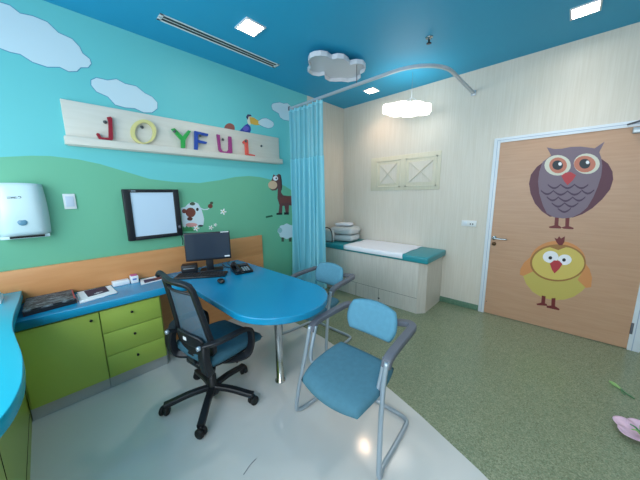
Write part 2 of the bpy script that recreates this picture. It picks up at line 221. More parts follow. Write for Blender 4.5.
'daisies':[[('petals',3,[(1.152,1.153),(1.144,1.148),(1.13,1.149),(1.123,1.151),(1.125,1.144),(1.128,1.13),(1.124,1.121),(1.117,1.127),(1.113,1.141),(1.113,1.149),(1.108,1.144),(1.095,1.137),(1.086,1.138),(1.089,1.147),(1.101,1.155),(1.108,1.158),(1.102,1.161),(1.092,1.171),(1.09,1.181),(1.099,1.18),(1.11,1.171),(1.115,1.165),(1.116,1.172),(1.122,1.186),(1.13,1.19),(1.133,1.181),(1.128,1.167),(1.124,1.161),(1.131,1.162),(1.145,1.16)]),('centre',4,[(1.123,1.156),(1.121,1.151),(1.116,1.149),(1.111,1.152),(1.109,1.157),(1.112,1.162),(1.117,1.164),(1.122,1.161)])],[('petals',3,[(1.307,1.143),(1.3,1.139),(1.288,1.14),(1.282,1.142),(1.284,1.136),(1.287,1.125),(1.283,1.118),(1.277,1.123),(1.274,1.134),(1.274,1.14),(1.269,1.136),(1.259,1.13),(1.251,1.132),(1.254,1.139),(1.264,1.145),(1.27,1.147),(1.265,1.15),(1.256,1.158),(1.254,1.166),(1.262,1.166),(1.271,1.158),(1.275,1.153),(1.276,1.159),(1.281,1.17),(1.288,1.174),(1.291,1.166),(1.286,1.155),(1.283,1.15),(1.289,1.15),(1.301,1.149)]),('centre',4,[(1.283,1.146),(1.281,1.142),(1.276,1.141),(1.272,1.143),(1.271,1.147),(1.273,1.151),(1.277,1.152),(1.281,1.15)])],[('petals',3,[(1.352,1.171),(1.347,1.168),(1.338,1.169),(1.334,1.17),(1.336,1.166),(1.337,1.158),(1.335,1.152),(1.33,1.156),(1.328,1.164),(1.328,1.169),(1.325,1.166),(1.317,1.162),(1.311,1.162),(1.313,1.168),(1.321,1.172),(1.325,1.174),(1.321,1.176),(1.314,1.182),(1.313,1.187),(1.319,1.187),(1.326,1.182),(1.329,1.178),(1.33,1.182),(1.333,1.19),(1.338,1.193),(1.34,1.187),(1.337,1.179),(1.334,1.176),(1.339,1.176),(1.347,1.175)]),('centre',4,[(1.334,1.173),(1.333,1.17),(1.33,1.169),(1.327,1.171),(1.326,1.174),(1.327,1.177),(1.33,1.178),(1.333,1.176)])],[('petals',3,[(1.476,1.313),(1.466,1.307),(1.45,1.308),(1.442,1.31),(1.445,1.303),(1.449,1.288),(1.444,1.278),(1.435,1.284),(1.431,1.299),(1.431,1.307),(1.424,1.302),(1.41,1.294),(1.4,1.295),(1.403,1.305),(1.417,1.313),(1.425,1.316),(1.418,1.32),(1.405,1.33),(1.404,1.34),(1.414,1.34),(1.427,1.331),(1.432,1.325),(1.434,1.332),(1.44,1.347),(1.45,1.352),(1.453,1.342),(1.447,1.328),(1.443,1.321),(1.451,1.322),(1.468,1.321)]),('centre',4,[(1.443,1.315),(1.44,1.31),(1.434,1.308),(1.428,1.311),(1.426,1.316),(1.429,1.322),(1.435,1.324),(1.441,1.321)])]],
'grass':[(0.974,1.14),(0.983,1.183),(1.0,1.169),(1.021,1.194),(1.037,1.168),(1.062,1.18),(1.079,1.153),(1.101,1.126)],
'horse':[('body',0,[(2.175,1.771),(2.209,1.748),(2.267,1.781),(2.302,1.743),(2.292,1.654),(2.291,1.531),(2.324,1.492),(2.414,1.482),(2.571,1.484),(2.608,1.445),(2.6,1.221),(2.541,1.225),(2.533,1.339),(2.423,1.35),(2.412,1.238),(2.36,1.241),(2.341,1.347),(2.306,1.348),(2.292,1.245),(2.231,1.249),(2.254,1.362),(2.224,1.453),(2.237,1.587),(2.208,1.56),(2.141,1.555),(2.105,1.581),(2.086,1.628),(2.137,1.683)]),('muzzle',2,[(2.228,1.631),(2.223,1.614),(2.212,1.598),(2.195,1.586),(2.173,1.578),(2.15,1.575),(2.128,1.578),(2.108,1.585),(2.093,1.597),(2.084,1.612),(2.081,1.628),(2.085,1.645),(2.096,1.66),(2.113,1.672),(2.134,1.681),(2.156,1.684),(2.179,1.682),(2.199,1.674),(2.215,1.663),(2.225,1.648)]),('eye_white',2,[(2.247,1.719),(2.242,1.706),(2.23,1.695),(2.212,1.688),(2.194,1.688),(2.178,1.693),(2.167,1.703),(2.164,1.716),(2.168,1.73),(2.18,1.741),(2.197,1.747),(2.216,1.748),(2.232,1.743),(2.243,1.732)]),('pupil',3,[(2.23,1.719),(2.225,1.709),(2.215,1.705),(2.206,1.709),(2.202,1.718),(2.207,1.727),(2.217,1.731),(2.226,1.728)]),('mane',1,[(2.269,1.777),(2.297,1.765),(2.311,1.699),(2.313,1.61),(2.302,1.564),(2.287,1.551),(2.29,1.676)]),('saddle',1,[(2.265,1.463),(2.413,1.472),(2.538,1.466),(2.535,1.387),(2.261,1.384)]),('hoof',2,[(2.197,1.255),(2.295,1.254),(2.294,1.224),(2.196,1.23)]),('hoof',2,[(2.331,1.257),(2.416,1.252),(2.414,1.218),(2.329,1.224)]),('hoof',2,[(2.516,1.246),(2.601,1.241),(2.599,1.206),(2.515,1.212)])],
'dash':[(2.018,1.222),(2.126,1.233),(2.133,1.21),(2.024,1.2)],
'sheep':[('fleece',0,[(2.543,0.964),(2.535,0.95),(2.518,0.939),(2.506,0.929),(2.501,0.916),(2.498,0.9),(2.487,0.887),(2.465,0.883),(2.441,0.885),(2.42,0.885),(2.403,0.879),(2.384,0.872),(2.362,0.87),(2.34,0.877),(2.323,0.89),(2.307,0.9),(2.287,0.905),(2.264,0.909),(2.245,0.918),(2.236,0.933),(2.235,0.948),(2.232,0.962),(2.222,0.974),(2.208,0.987),(2.202,1.002),(2.209,1.015),(2.224,1.025),(2.236,1.035),(2.24,1.047),(2.243,1.062),(2.253,1.074),(2.273,1.079),(2.295,1.078),(2.315,1.079),(2.332,1.085),(2.35,1.093),(2.372,1.096),(2.393,1.089),(2.411,1.078),(2.428,1.068),(2.449,1.064),(2.473,1.06),(2.493,1.051),(2.504,1.036),(2.505,1.02),(2.509,1.006),(2.521,0.993),(2.536,0.979)]),('head',1,[(2.283,1.007),(2.277,0.989),(2.261,0.977),(2.24,0.974),(2.22,0.981),(2.206,0.997),(2.202,1.016),(2.208,1.034),(2.224,1.046),(2.244,1.049),(2.264,1.041),(2.279,1.026)]),('leg',-0.5,[(2.267,0.919),(2.312,0.913),(2.308,0.841),(2.264,0.847)]),('leg',-0.5,[(2.404,0.901),(2.451,0.895),(2.448,0.821),(2.4,0.828)])],
'bird':[('body',0,[(1.712,2.244),(1.778,2.311),(1.825,2.343),(1.862,2.316),(1.868,2.277),(1.839,2.222),(1.771,2.212)]),('wing',1,[(1.838,2.289),(1.833,2.276),(1.821,2.264),(1.804,2.256),(1.786,2.253),(1.771,2.256),(1.76,2.264),(1.757,2.276),(1.762,2.289),(1.774,2.301),(1.79,2.309),(1.808,2.312),(1.824,2.309),(1.835,2.301)]),('head',1,[(1.89,2.394),(1.886,2.373),(1.878,2.354),(1.866,2.34),(1.853,2.334),(1.841,2.336),(1.831,2.346),(1.825,2.362),(1.824,2.383),(1.828,2.404),(1.837,2.422),(1.848,2.436),(1.861,2.443),(1.873,2.441),(1.883,2.431),(1.889,2.415)]),('crest',2,[(1.81,2.415),(1.832,2.448),(1.872,2.453),(1.89,2.437),(1.844,2.425),(1.828,2.386)]),('beak',2,[(1.854,2.423),(1.913,2.427),(1.991,2.398),(1.998,2.356),(1.929,2.344),(1.865,2.35)])],
'ball':[(1.653,2.263),(1.649,2.246),(1.638,2.229),(1.623,2.215),(1.604,2.204),(1.583,2.198),(1.564,2.198),(1.547,2.203),(1.534,2.213),(1.526,2.226),(1.524,2.242),(1.528,2.259),(1.539,2.276),(1.554,2.29),(1.572,2.301),(1.592,2.307),(1.612,2.308),(1.629,2.303),(1.643,2.294),(1.651,2.28)],
'clouds':[[(-0.217,2.62),(-0.18,2.711),(-0.118,2.781),(-0.067,2.786),(-0.005,2.79),(0.039,2.791),(0.079,2.761),(0.139,2.771),(0.212,2.762),(0.263,2.712),(0.336,2.698),(0.374,2.656),(0.387,2.614),(0.427,2.586),(0.432,2.551),(0.407,2.513),(0.361,2.499),(0.335,2.464),(0.283,2.447),(0.237,2.464),(0.169,2.443),(0.095,2.453),(0.041,2.486),(-0.005,2.483),(-0.048,2.492),(-0.102,2.48),(-0.159,2.503),(-0.206,2.542)],[(0.407,2.429),(0.446,2.459),(0.518,2.46),(0.58,2.487),(0.638,2.466),(0.72,2.468),(0.781,2.426),(0.839,2.408),(0.879,2.364),(0.873,2.308),(0.823,2.261),(0.752,2.247),(0.688,2.269),(0.614,2.26),(0.545,2.269),(0.502,2.322),(0.432,2.343),(0.402,2.387)],[(1.974,2.402),(2.031,2.442),(2.097,2.459),(2.154,2.45),(2.208,2.429),(2.22,2.393),(2.188,2.355),(2.128,2.333),(2.061,2.337),(2.007,2.35),(1.971,2.366)],[(2.183,2.62),(2.204,2.654),(2.265,2.678),(2.327,2.697),(2.389,2.695),(2.454,2.715),(2.501,2.697),(2.551,2.66),(2.654,2.632),(2.58,2.52),(2.466,2.486),(2.379,2.483),(2.317,2.503),(2.299,2.546),(2.249,2.559),(2.2,2.571)]],
'ceiling_cloud':[(2.028,2.053),(1.987,1.987),(1.991,1.931),(2.025,1.877),(2.085,1.846),(2.157,1.853),(2.176,1.799),(2.23,1.76),(2.312,1.769),(2.37,1.792),(2.403,1.726),(2.462,1.693),(2.546,1.716),(2.613,1.774),(2.627,1.835),(2.708,1.891),(2.738,1.965),(2.701,2.065),(2.626,2.105),(2.587,2.156),(2.525,2.205),(2.44,2.197),(2.36,2.138),(2.335,2.201),(2.263,2.234),(2.173,2.211),(2.133,2.128)],
'letters':{'J':[(0.469,2.141),(0.495,2.151),(0.504,2.138),(0.49,1.978),(0.485,1.964),(0.399,1.96),(0.384,1.997),(0.389,2.007),(0.404,2.005),(0.413,1.977),(0.461,1.979),(0.476,2.108)],
'Y':[(0.953,2.13),(0.982,2.143),(1.049,2.076),(1.108,2.143),(1.134,2.139),(1.071,2.043),(1.062,1.967),(1.026,1.963),(1.031,2.038)],
'F':[(1.17,2.149),(1.309,2.141),(1.303,2.118),(1.2,2.118),(1.195,2.066),(1.289,2.056),(1.28,2.036),(1.193,2.039),(1.186,1.966),(1.152,1.965)],
'U':[(1.405,2.145),(1.437,2.143),(1.436,2.006),(1.455,1.975),(1.511,1.977),(1.531,2.003),(1.539,2.144),(1.572,2.142),(1.57,1.967),(1.542,1.96),(1.439,1.96),(1.413,1.984)],
'L':[(1.713,2.107),(1.754,2.142),(1.781,2.136),(1.781,1.98),(1.87,1.974),(1.866,1.96),(1.741,1.966),(1.742,2.089),(1.722,2.091)],
'Oo':[(0.821,2.073),(0.817,2.052),(0.809,2.031),(0.797,2.01),(0.782,1.992),(0.765,1.977),(0.746,1.965),(0.726,1.956),(0.706,1.952),(0.687,1.951),(0.669,1.955),(0.653,1.963),(0.64,1.974),(0.63,1.988),(0.623,2.005),(0.62,2.024),(0.62,2.044),(0.624,2.064),(0.632,2.084),(0.643,2.103),(0.656,2.121),(0.673,2.136),(0.691,2.149),(0.71,2.158),(0.729,2.164),(0.749,2.165),(0.767,2.162),(0.784,2.156),(0.799,2.145),(0.81,2.131),(0.818,2.114),(0.822,2.094)],
'Oi':[(0.793,2.062),(0.789,2.044),(0.783,2.027),(0.775,2.011),(0.765,1.996),(0.752,1.984),(0.739,1.974),(0.725,1.968),(0.711,1.964),(0.698,1.964),(0.685,1.968),(0.674,1.974),(0.665,1.983),(0.658,1.995),(0.653,2.009),(0.651,2.025),(0.652,2.041),(0.655,2.058),(0.661,2.074),(0.669,2.09),(0.679,2.104),(0.69,2.116),(0.703,2.126),(0.717,2.133),(0.73,2.137),(0.744,2.138),(0.757,2.135),(0.768,2.13),(0.778,2.12),(0.786,2.109),(0.791,2.095),(0.793,2.079)]},'pins':[(0.455,2.111),(0.716,2.115),(0.976,2.113),(1.218,2.11),(1.479,2.111),(1.746,2.124),(1.982,2.101)]}
# ------------------------------------------------------------------ palette
XB, YA, ZC = 3.672, 2.898, 2.895        # right wall, back wall, ceiling
XL, YF = -1.05, -1.75                   # window wall, wall behind the viewer
M_ceil = mat('ceiling_paint_blue', (36,158,200), .55)
M_sky = mat('wall_paint_sky', (106,198,200), .5)
M_hill = mat('wall_paint_green', (108,182,148), .5)
M_beige = grain_mat('wall_laminate_beige', (210,203,190), (217,211,200), .4, 14, (6,6,.2))
M_beige_a = M_beige
M_orange = grain_mat('laminate_orange', (208,144,90), (214,152,98), .45, 8, (.4,3,3))
M_white = mat('white_paint', (224,228,230), .35)
M_frame = mat('door_frame_grey_white', (222,230,238), .35)
M_door = grain_mat('door_beech_veneer', (190,148,118), (196,155,125), .4, 7, (1,.5,9))
M_blue = mat('laminate_blue', (20,138,182), .22, spec=.5)
M_blue_l = mat('laminate_cyan', (24,170,198), .25)
M_blue_edge = mat('laminate_blue_edge', (14,112,180), .3)
M_lime = mat('laminate_lime', (172,196,86), .35)
M_lime_l = mat('laminate_lime_deep', (158,178,74), .35)
M_kick = mat('kick_grey', (176,180,182), .4)
M_gap = mat('dark_gap', (30,36,20), .8)
M_knob = mat('dark_knob', (28,36,36), .35, metal=.6)
M_chrome = mat('chrome', (200,205,208), .15, metal=1)
M_silver = mat('silver_paint', (170,184,196), .3, metal=.45)
M_track = mat('aluminium_track', (186,194,204), .35, metal=.4)
M_fabric = mat('blue_fabric', (78,124,142), .85, bump=.4, bscale=500, var=.06, vscale=30, spec=.25)
M_fabric_b = mat('blue_fabric_back', (94,150,174), .85, bump=.4, bscale=500, var=.05, vscale=30, spec=.25)
M_fabric_s = mat('navy_teal_fabric', (60,102,120), .85, bump=.4, bscale=500, var=.06, vscale=30, spec=.25)
M_arm = mat('grey_plastic_arm', (94,98,108), .5)
M_black = mat('black_plastic', (22,25,32), .45)
M_blackg = mat('black_gloss', (14,16,20), .2)
M_key = mat('key_grey', (60,64,70), .5)
M_rubber = mat('black_rubber', (14,15,18), .6)
M_teal = mat('teal_vinyl', (34,142,154), .35)
M_paper = mat('white_paper', (232,236,240), .7)
M_sheet = mat('white_cotton', (236,238,246), .9, bump=.5, bscale=40)
M_towel = mat('grey_white_towel', (196,202,204), .95, bump=.8, bscale=150, var=.06, vscale=12)
M_cab = grain_mat('bed_laminate', (204,198,190), (214,209,201), .45, 14, (5,5,.3))
M_tan = grain_mat('tan_laminate', (208,202,180), (213,208,188), .45, 14, (5,5,.4))
M_dk = mat('dark_line', (90,88,82), .7)
M_stick = mat('stick_grey', (120,122,124), .6)
M_green_base = grain_mat('green_skirting', (84,120,100), (104,140,116), .4, 60, (1,1,1))
M_disp = mat('white_abs', (206,228,232), .25)
M_screen_off = mat('monitor_screen', (52,62,76), .1, spec=.6)
M_xray = mat('opal_panel', (196,218,236), .35)
M_lamp = mat('lamp_diffuser', (255,255,255), .5, emit=(255,250,240), estr=26)
M_lamp_w = mat('lamp_diffuser_warm', (255,255,255), .5, emit=(255,226,198), estr=16)
M_cloudlamp = mat('cloud_lamp_diffuser', (255,255,255), .5, emit=(255,250,242), estr=3.2)
M_cloud = mat('cloud_decal', (200,222,230), .5)
M_cloudrim = mat('cloud_decal_rim', (86,150,178), .5)
M_board = grain_mat('letter_board_laminate', (206,202,190), (211,207,196), .45, 10, (.4,3,4))
def flat(name, rgb): return mat(name, rgb, .5)
# mesh net on the office chair back: woven see-through
def net_mat(name, rgb, scale, op):
    m, nt, b = new_mat(name); b.inputs['Base Color'].default_value = (*lin(rgb), 1); b.inputs['Roughness'].default_value = .8
    tc = nt.nodes.new('ShaderNodeTexCoord'); L = nt.links.new
    w = []
    for d in ('Y', 'Z'):
        n = nt.nodes.new('ShaderNodeTexWave'); n.bands_direction = d; n.inputs['Scale'].default_value = scale; L(tc.outputs['Object'], n.inputs['Vector']); w.append(n)
    mx = nt.nodes.new('ShaderNodeMath'); mx.operation = 'MAXIMUM'; L(w[0].outputs['Fac'], mx.inputs[0]); L(w[1].outputs['Fac'], mx.inputs[1])
    mr = nt.nodes.new('ShaderNodeMapRange'); L(mx.outputs[0], mr.inputs['Value']); mr.inputs['From Min'].default_value = .3; mr.inputs['From Max'].default_value = .8
    mr.inputs['To Min'].default_value = op; L(mr.outputs[0], b.inputs['Alpha'])
    return m
M_net = net_mat('chair_net', (70,96,112), 160, .6)
# curtain cloths
def curtain_mat(name, rgb, alpha):
    m, nt, b = new_mat(name); L = nt.links.new
    b.inputs['Base Color'].default_value = (*lin(rgb), 1); b.inputs['Roughness'].default_value = .7
    tr = nt.nodes.new('ShaderNodeBsdfTranslucent'); tr.inputs['Color'].default_value = (*lin(rgb), 1)
    mix = nt.nodes.new('ShaderNodeMixShader'); mix.inputs[0].default_value = .45
    out = nt.nodes['Material Output']
    L(b.outputs[0], mix.inputs[1]); L(tr.outputs[0], mix.inputs[2])
    if alpha < 1:
        tp = nt.nodes.new('ShaderNodeBsdfTransparent'); m2 = nt.nodes.new('ShaderNodeMixShader'); m2.inputs[0].default_value = alpha
        L(tp.outputs[0], m2.inputs[1]); L(mix.outputs[0], m2.inputs[2]); L(m2.outputs[0], out.inputs[0])
    else: L(mix.outputs[0], out.inputs[0])
    return m
M_curtain = curtain_mat('curtain_cloth', (160,228,242), 1)
M_curtnet = curtain_mat('curtain_net', (156,222,236), .85)
# floors
def floor_white():
    m = mat('floor_vinyl_white', (214,212,208), .12, spec=.5, var=.05, vscale=1.3)
    return m
def floor_green():
    m, nt, b = new_mat('floor_terrazzo_green'); L = nt.links.new
    tc = nt.nodes.new('ShaderNodeTexCoord')
    v = nt.nodes.new('ShaderNodeTexVoronoi'); v.inputs['Scale'].default_value = 170; L(tc.outputs['Object'], v.inputs['Vector'])
    r = nt.nodes.new('ShaderNodeValToRGB'); r.color_ramp.interpolation = 'CONSTANT'
    els = r.color_ramp.elements
    cs = [(0, (132,140,112)), (.3, (144,152,124)), (.55, (116,126,100)), (.72, (156,162,134)), (.86, (126,142,114))]
    els[0].color = (*lin(cs[0][1]), 1); els[1].position = cs[1][0]; els[1].color = (*lin(cs[1][1]), 1)
    for p, c in cs[2:]:
        e = els.new(p); e.color = (*lin(c), 1)
    s = nt.nodes.new('ShaderNodeSeparateColor'); L(v.outputs['Color'], s.inputs[0]); L(s.outputs[0], r.inputs[0]); L(r.outputs[0], b.inputs['Base Color'])
    b.inputs['Roughness'].default_value = .22; b.inputs['Specular IOR Level'].default_value = .4
    return m
M_fw, M_fg = floor_white(), floor_green()
# ------------------------------------------------------------------ room shell
edge = [(1.885,2.898),(1.886,2.5),(1.886,2.129),(1.868,1.761),(1.830,1.5),(1.772,1.239),(1.663,.834),(1.59,.585),(1.452,.2),(1.28,-.2),(1.03,-.65),(.70,-1.1),(.30,-1.5),(0,YF)]
b = MB()
w = [(XL, YA)]+edge+[(XL, YF)]
g = edge+[(XB+.1, YF), (XB+.1, YA)]
def slab(pts, m):
    vs = [b.bm.verts.new((x, y, 0)) for x, y in pts]; f = b.bm.faces.new(vs[::-1]); 
    if f.normal.z < 0: f.normal_flip()
    f.normal_update()
    f.material_index = b.mi(m)
slab(w, M_fw); slab(g, M_fg)
for f in b.bm.faces:
    f.normal_update()
    if f.normal.z < 0: f.normal_flip()
fl = struct(b.build('floor'))
b = MB(); b.box(XL-.1, XB+.1, YF-.1, YA+.1, ZC, ZC+.1, M_ceil); struct(b.build('ceiling'))
# back wall: sky, rolling green hill and the beige end panel, painted on one wall
hill = [(XL,1.62),(-.6,1.70),(-.15,1.783),(0,1.806),(.1,1.813),(.25,1.802),(.386,1.775),(.56,1.72),(.738,1.663),(.95,1.640),(1.2,1.636),(1.42,1.672),(1.615,1.714),(1.80,1.733),(1.962,1.726),(2.15,1.695),(2.364,1.619),(2.6,1.50),(2.826,1.40)]
b = MB()
def wallpoly(pts, m):
    b.prism(pts, 'y', YA, YA+.08, m)
wallpoly([(XL,0)]+[(x,z) for x, z in [(2.826,0)]]+hill[::-1], M_hill)
wallpoly(hill+[(2.826,ZC),(XL,ZC)], M_sky)
wallpoly([(2.826,0),(XB+.1,0),(XB+.1,ZC),(2.826,ZC)], M_beige)
struct(b.build('wall_back'))
# right wall with the door opening
DY0, DY1, DZ = -.556, .643, 2.052
b = MB()
b.box(XB, XB+.1, DY1+.0, YA, 0, ZC, M_beige); b.box(XB, XB+.1, YF, DY0, 0, ZC, M_beige); b.box(XB, XB+.1, DY0, DY1, DZ, ZC, M_beige)
struct(b.build('wall_right'))
b = MB(); b.box(XL, XB+.1, YF-.1, YF, 0, ZC, M_beige); struct(b.build('wall_front'))
# window wall
WY0, WY1, WZ0, WZ1 = -1.3, 2.45, .95, 2.6
b = MB()
b.box(XL-.1, XL, YF-.1, YA+.08, 0, WZ0, M_white); b.box(XL-.1, XL, YF-.1, YA+.08, WZ1, ZC, M_white)
b.box(XL-.1, XL, YF-.1, WY0, WZ0, WZ1, M_white); b.box(XL-.1, XL, WY1, YA+.08, WZ0, WZ1, M_white)
struct(b.build('wall_left'))
b = MB()
for y in (WY0+.03, -.05, 1.2, WY1-.03): b.box(XL-.08, XL-.03, y-.03, y+.03, WZ0, WZ1, M_white)
b.box(XL-.08, XL-.03, WY0, WY1, WZ0, WZ0+.05, M_white); b.box(XL-.08, XL-.03, WY0, WY1, WZ1-.05, WZ1, M_white)
struct(b.build('window_1'))
# skirting
b = MB(); b.box(XB-.012, XB, DY1+.06, 1.175, 0, .075, M_green_base, .003); struct(b.build('baseboard_right'))
# door
b = MB(); b.box(XB-.012, XB+.035, DY0+.004, DY1-.004, .008, DZ-.004, M_door)
door = struct(b.build('door_1'))
M_seam = mat('frame_seam', (168,182,204), .5)
b = MB()
FW = .055
for (y0, y1) in ((DY1-.006, DY1+FW), (DY0-FW-.02, DY0+.006)):
    b.box(XB-.022, XB+.05, y0, y1, 0, DZ+.045, M_frame, .004)
b.box(XB-.0215, XB+.05, DY0+.006, DY1-.006, DZ-.006, DZ+.0445, M_frame)
for y0, y1 in ((DY1+.018, DY1+.024), (DY0-.028, DY0-.022)): b.box(XB-.0228, XB-.0215, y0, y1, 0, DZ+.015, M_seam)
b.box(XB-.0228, XB-.0215, DY0-.028, DY1+.024, DZ+.0155, DZ+.0215, M_seam)
struct(b.build('trim_1'))
b = MB()
b.lathe([(0,0),(.026,0),(.026,.008),(0,.008)], M_chrome, 20, Matrix.Translation((XB-.012,.605,.958)) @ Matrix.Rotation(-PI/2,4,'Y'))
b.tube([(XB-.018,.605,.958),(XB-.055,.605,.958),(XB-.062,.58,.958),(XB-.062,.47,.958)], .009, M_chrome, 10, 5)
b.build('handle', door)
b = MB(); b.lathe([(0,0),(.022,0),(.022,.01),(.012,.02),(0,.022)], mat('brass_dark',(92,74,52),.4,metal=.7), 16, Matrix.Translation((XB-.012,.600,.888)) @ Matrix.Rotation(-PI/2,4,'Y')); b.build('lock_knob', door)
for z in (.22, 1.05, 1.85):
    b = MB(); b.box(XB-.03, XB-.008, DY0-.008, DY0+.008, z-.055, z+.055, M_arm, .002); b.build('hinge', door)
b = MB(); b.box(XB-.06, XB-.012, DY0+.0, -.335, 1.985, 2.035, mat('closer_grey',(176,186,192),.35,metal=.3), .006)
b.build('closer_body', door)
b = MB(); b.tube([(XB-.045,-.47,2.04),(XB-.045,-.47,2.06),(XB-.11,-.36,2.075),(XB-.03,-.30,2.068)], .007, M_arm, 8, 1, smooth_path=False)
b.tube([(XB-.05,-.30,2.065),(XB-.07,-.55,2.13)], .007, M_arm, 8); b.build('closer_arm', door)
b = MB(); b.lathe([(0,0),(.006,0),(.006,.003),(0,.003)], M_dk, 10, Matrix.Translation((XB-.012,.618,.155)) @ Matrix.Rotation(-PI/2,4,'Y')); b.build('screw_cap', door)
# ------------------------------------------------------------------ decals
def shaded(rgb): return rgb
def decal(name, label, cat, items, axis, base, step, cols):
    allp = [p for _, _, ps in items for p in ps]
    a = sum(p[0] for p in allp)/len(allp); z = min(p[1] for p in allp)
    loc = (base, a, z) if axis == 'x' else (a, base, z)
    t = thing(name, label, cat, loc)
    for i, (n, l, ps) in enumerate(items):
        b = MB(); h = step*(l+1.6)
        b.prism(ps, axis, base-h, base-.0002, cols[n]); part(b, n, t)
    return t
purple = flat('owl_purple', (122,104,120)); maroon = flat('owl_maroon', (92,46,64)); cream = flat('owl_cream', (214,212,196)); salmon = flat('salmon', (198,120,98))
red = flat('decal_red', (186,52,62)); dkred = flat('decal_dark_red', (112,32,36)); teal_d = flat('pupil_dark', (32,44,54)); whiteg = flat('glint_white', (240,240,245)); scal = flat('scallop_purple', (70,46,74))
decal('owl_decal', 'purple owl with big orange-ringed eyes, upper picture on the wooden door', 'wall decal', DECAL['owl'], 'x', XB-.012, .0006,
  dict(wing=maroon, body=purple, eye_white=cream, eye_ring=salmon, pupil=teal_d, eye_glint=whiteg, beak=red, leg=dkred, foot=dkred, chest_scallop=scal))
olive = flat('chick_olive', (196,178,92)); yel = flat('chick_yellow', (214,190,98)); org = flat('chick_orange', (212,142,84)); brn = flat('chick_brown', (160,112,56)); blk = flat('decal_black', (26,26,30))
decal('chick_decal', 'round yellow chick with red beak, lower picture on the wooden door', 'wall decal', DECAL['chick'], 'x', XB-.012, .0006,
  dict(body=olive, wing=org, head=org, head_outline=brn, face=yel, eye_white=whiteg, pupil=blk, beak=red, comb=dkred, leg=dkred, foot=dkred))
cw = flat('cow_white', (206,224,232)); cb = flat('cow_brown', (118,62,52)); pk = flat('cow_pink', (208,150,146)); lf = flat('leaf_green', (58,140,88)); dko = flat('dark_olive', (70,84,66))
decal('cow_decal', 'white cow with brown patches painted on green wall beside the monitor', 'wall decal', DECAL['cow'], 'y', YA, .0008,
  dict(body=cw, tail=cw, tail_tuft=cb, clover_leaf=dko, head_patch=cb, ear=cb, snout=flat('cow_snout', (84,44,40)), back_spot=dko, ear_spot=blk, udder=pk, hoof=blk))
b = MB(); b.prism(DECAL['grass'], 'y', YA-.0042, YA-.0002, lf); tag(reorigin(b.build('grass_decal')), 'dark green grass tuft painted under the cow', 'wall decal')
dl = ['white daisy painted at the feet of the cow', 'white daisy painted right of the cow hoof, just above the monitor', 'smallest pale daisy, uppermost of those just above the monitor', 'white daisy alone on the green wall right of the cow']
for k, f in enumerate(DECAL['daisies']):
    decal('daisy_decal', dl[k], 'wall decal', f, 'y', YA, .0012, dict(petals=whiteg, centre=yel))['group'] = 'daisies painted on the green wall'
decal('horse_decal', 'brown horse with beige muzzle painted on wall beside the curtain', 'wall decal', DECAL['horse'], 'y', YA, .0008,
  dict(body=flat('horse_brown', (104,62,62)), muzzle=flat('muzzle', (214,180,150)), eye_white=whiteg, pupil=blk, mane=flat('mane', (60,38,40)), saddle=flat('saddle', (120,66,60)), hoof=blk))
b = MB(); b.prism(DECAL['dash'], 'y', YA-.0015, YA-.0002, flat('dark_green_dash', (28,88,60))); tag(reorigin(b.build('dark_dash_decal')), 'short dark green dash painted on wall below the horse', 'wall decal')
decal('sheep_decal', 'pale fluffy sheep painted low on wall beside the curtain', 'wall decal', DECAL['sheep'], 'y', YA, .0012,
  dict(fleece=cw, head=flat('sheep_head', (150,190,196)), leg=dko))
decal('bird_decal', 'blue bird with yellow beak painted above the letter board', 'wall decal', DECAL['bird'], 'y', YA, .0008,
  dict(body=flat('bird_blue', (40,60,150)), wing=flat('bird_wing', (92,84,180)), head=cream, crest=flat('bird_crest', (60,50,90)), beak=flat('bird_beak', (222,172,70))))
b = MB(); b.prism(DECAL['ball'], 'y', YA-.0015, YA-.0002, flat('snail_brown', (150,84,74))); tag(reorigin(b.build('brown_shell_decal')), 'brown round shell painted behind top edge of letter board', 'wall decal')
cl = ['largest white cloud on turquoise wall, cut by the upper left picture edge', 'long white cloud on the wall just above left end of letter board', 'small white cloud at the beak of the blue bird', 'white cloud on the wall beside the curtain top']
for k, pts in enumerate(DECAL['clouds']):
    cx = sum(p[0] for p in pts)/len(pts); cz = sum(p[1] for p in pts)/len(pts)
    t = thing('cloud_decal', cl[k], 'wall decal', (cx, YA, min(p[1] for p in pts)), group='white clouds on the turquoise wall')
    b = MB(); b.prism(pts, 'y', YA-.0016, YA-.0002, M_cloudrim); part(b, 'outline', t)
    # inset copy
    n = len(pts); ar = sum(pts[i][0]*pts[(i+1)%n][1]-pts[(i+1)%n][0]*pts[i][1] for i in range(n)); sg = 1 if ar > 0 else -1
    ins = []
    for i in range(n):
        ax, az = pts[i-1]; bx, bz = pts[(i+1) % n]; dx, dz = bx-ax, bz-az; L = math.hypot(dx, dz)
        ins.append((pts[i][0]-sg*dz/L*.006, pts[i][1]+sg*dx/L*.006))
    b = MB(); b.prism(ins, 'y', YA-.003, YA-.0017, M_cloud); part(b, 'fill', t)
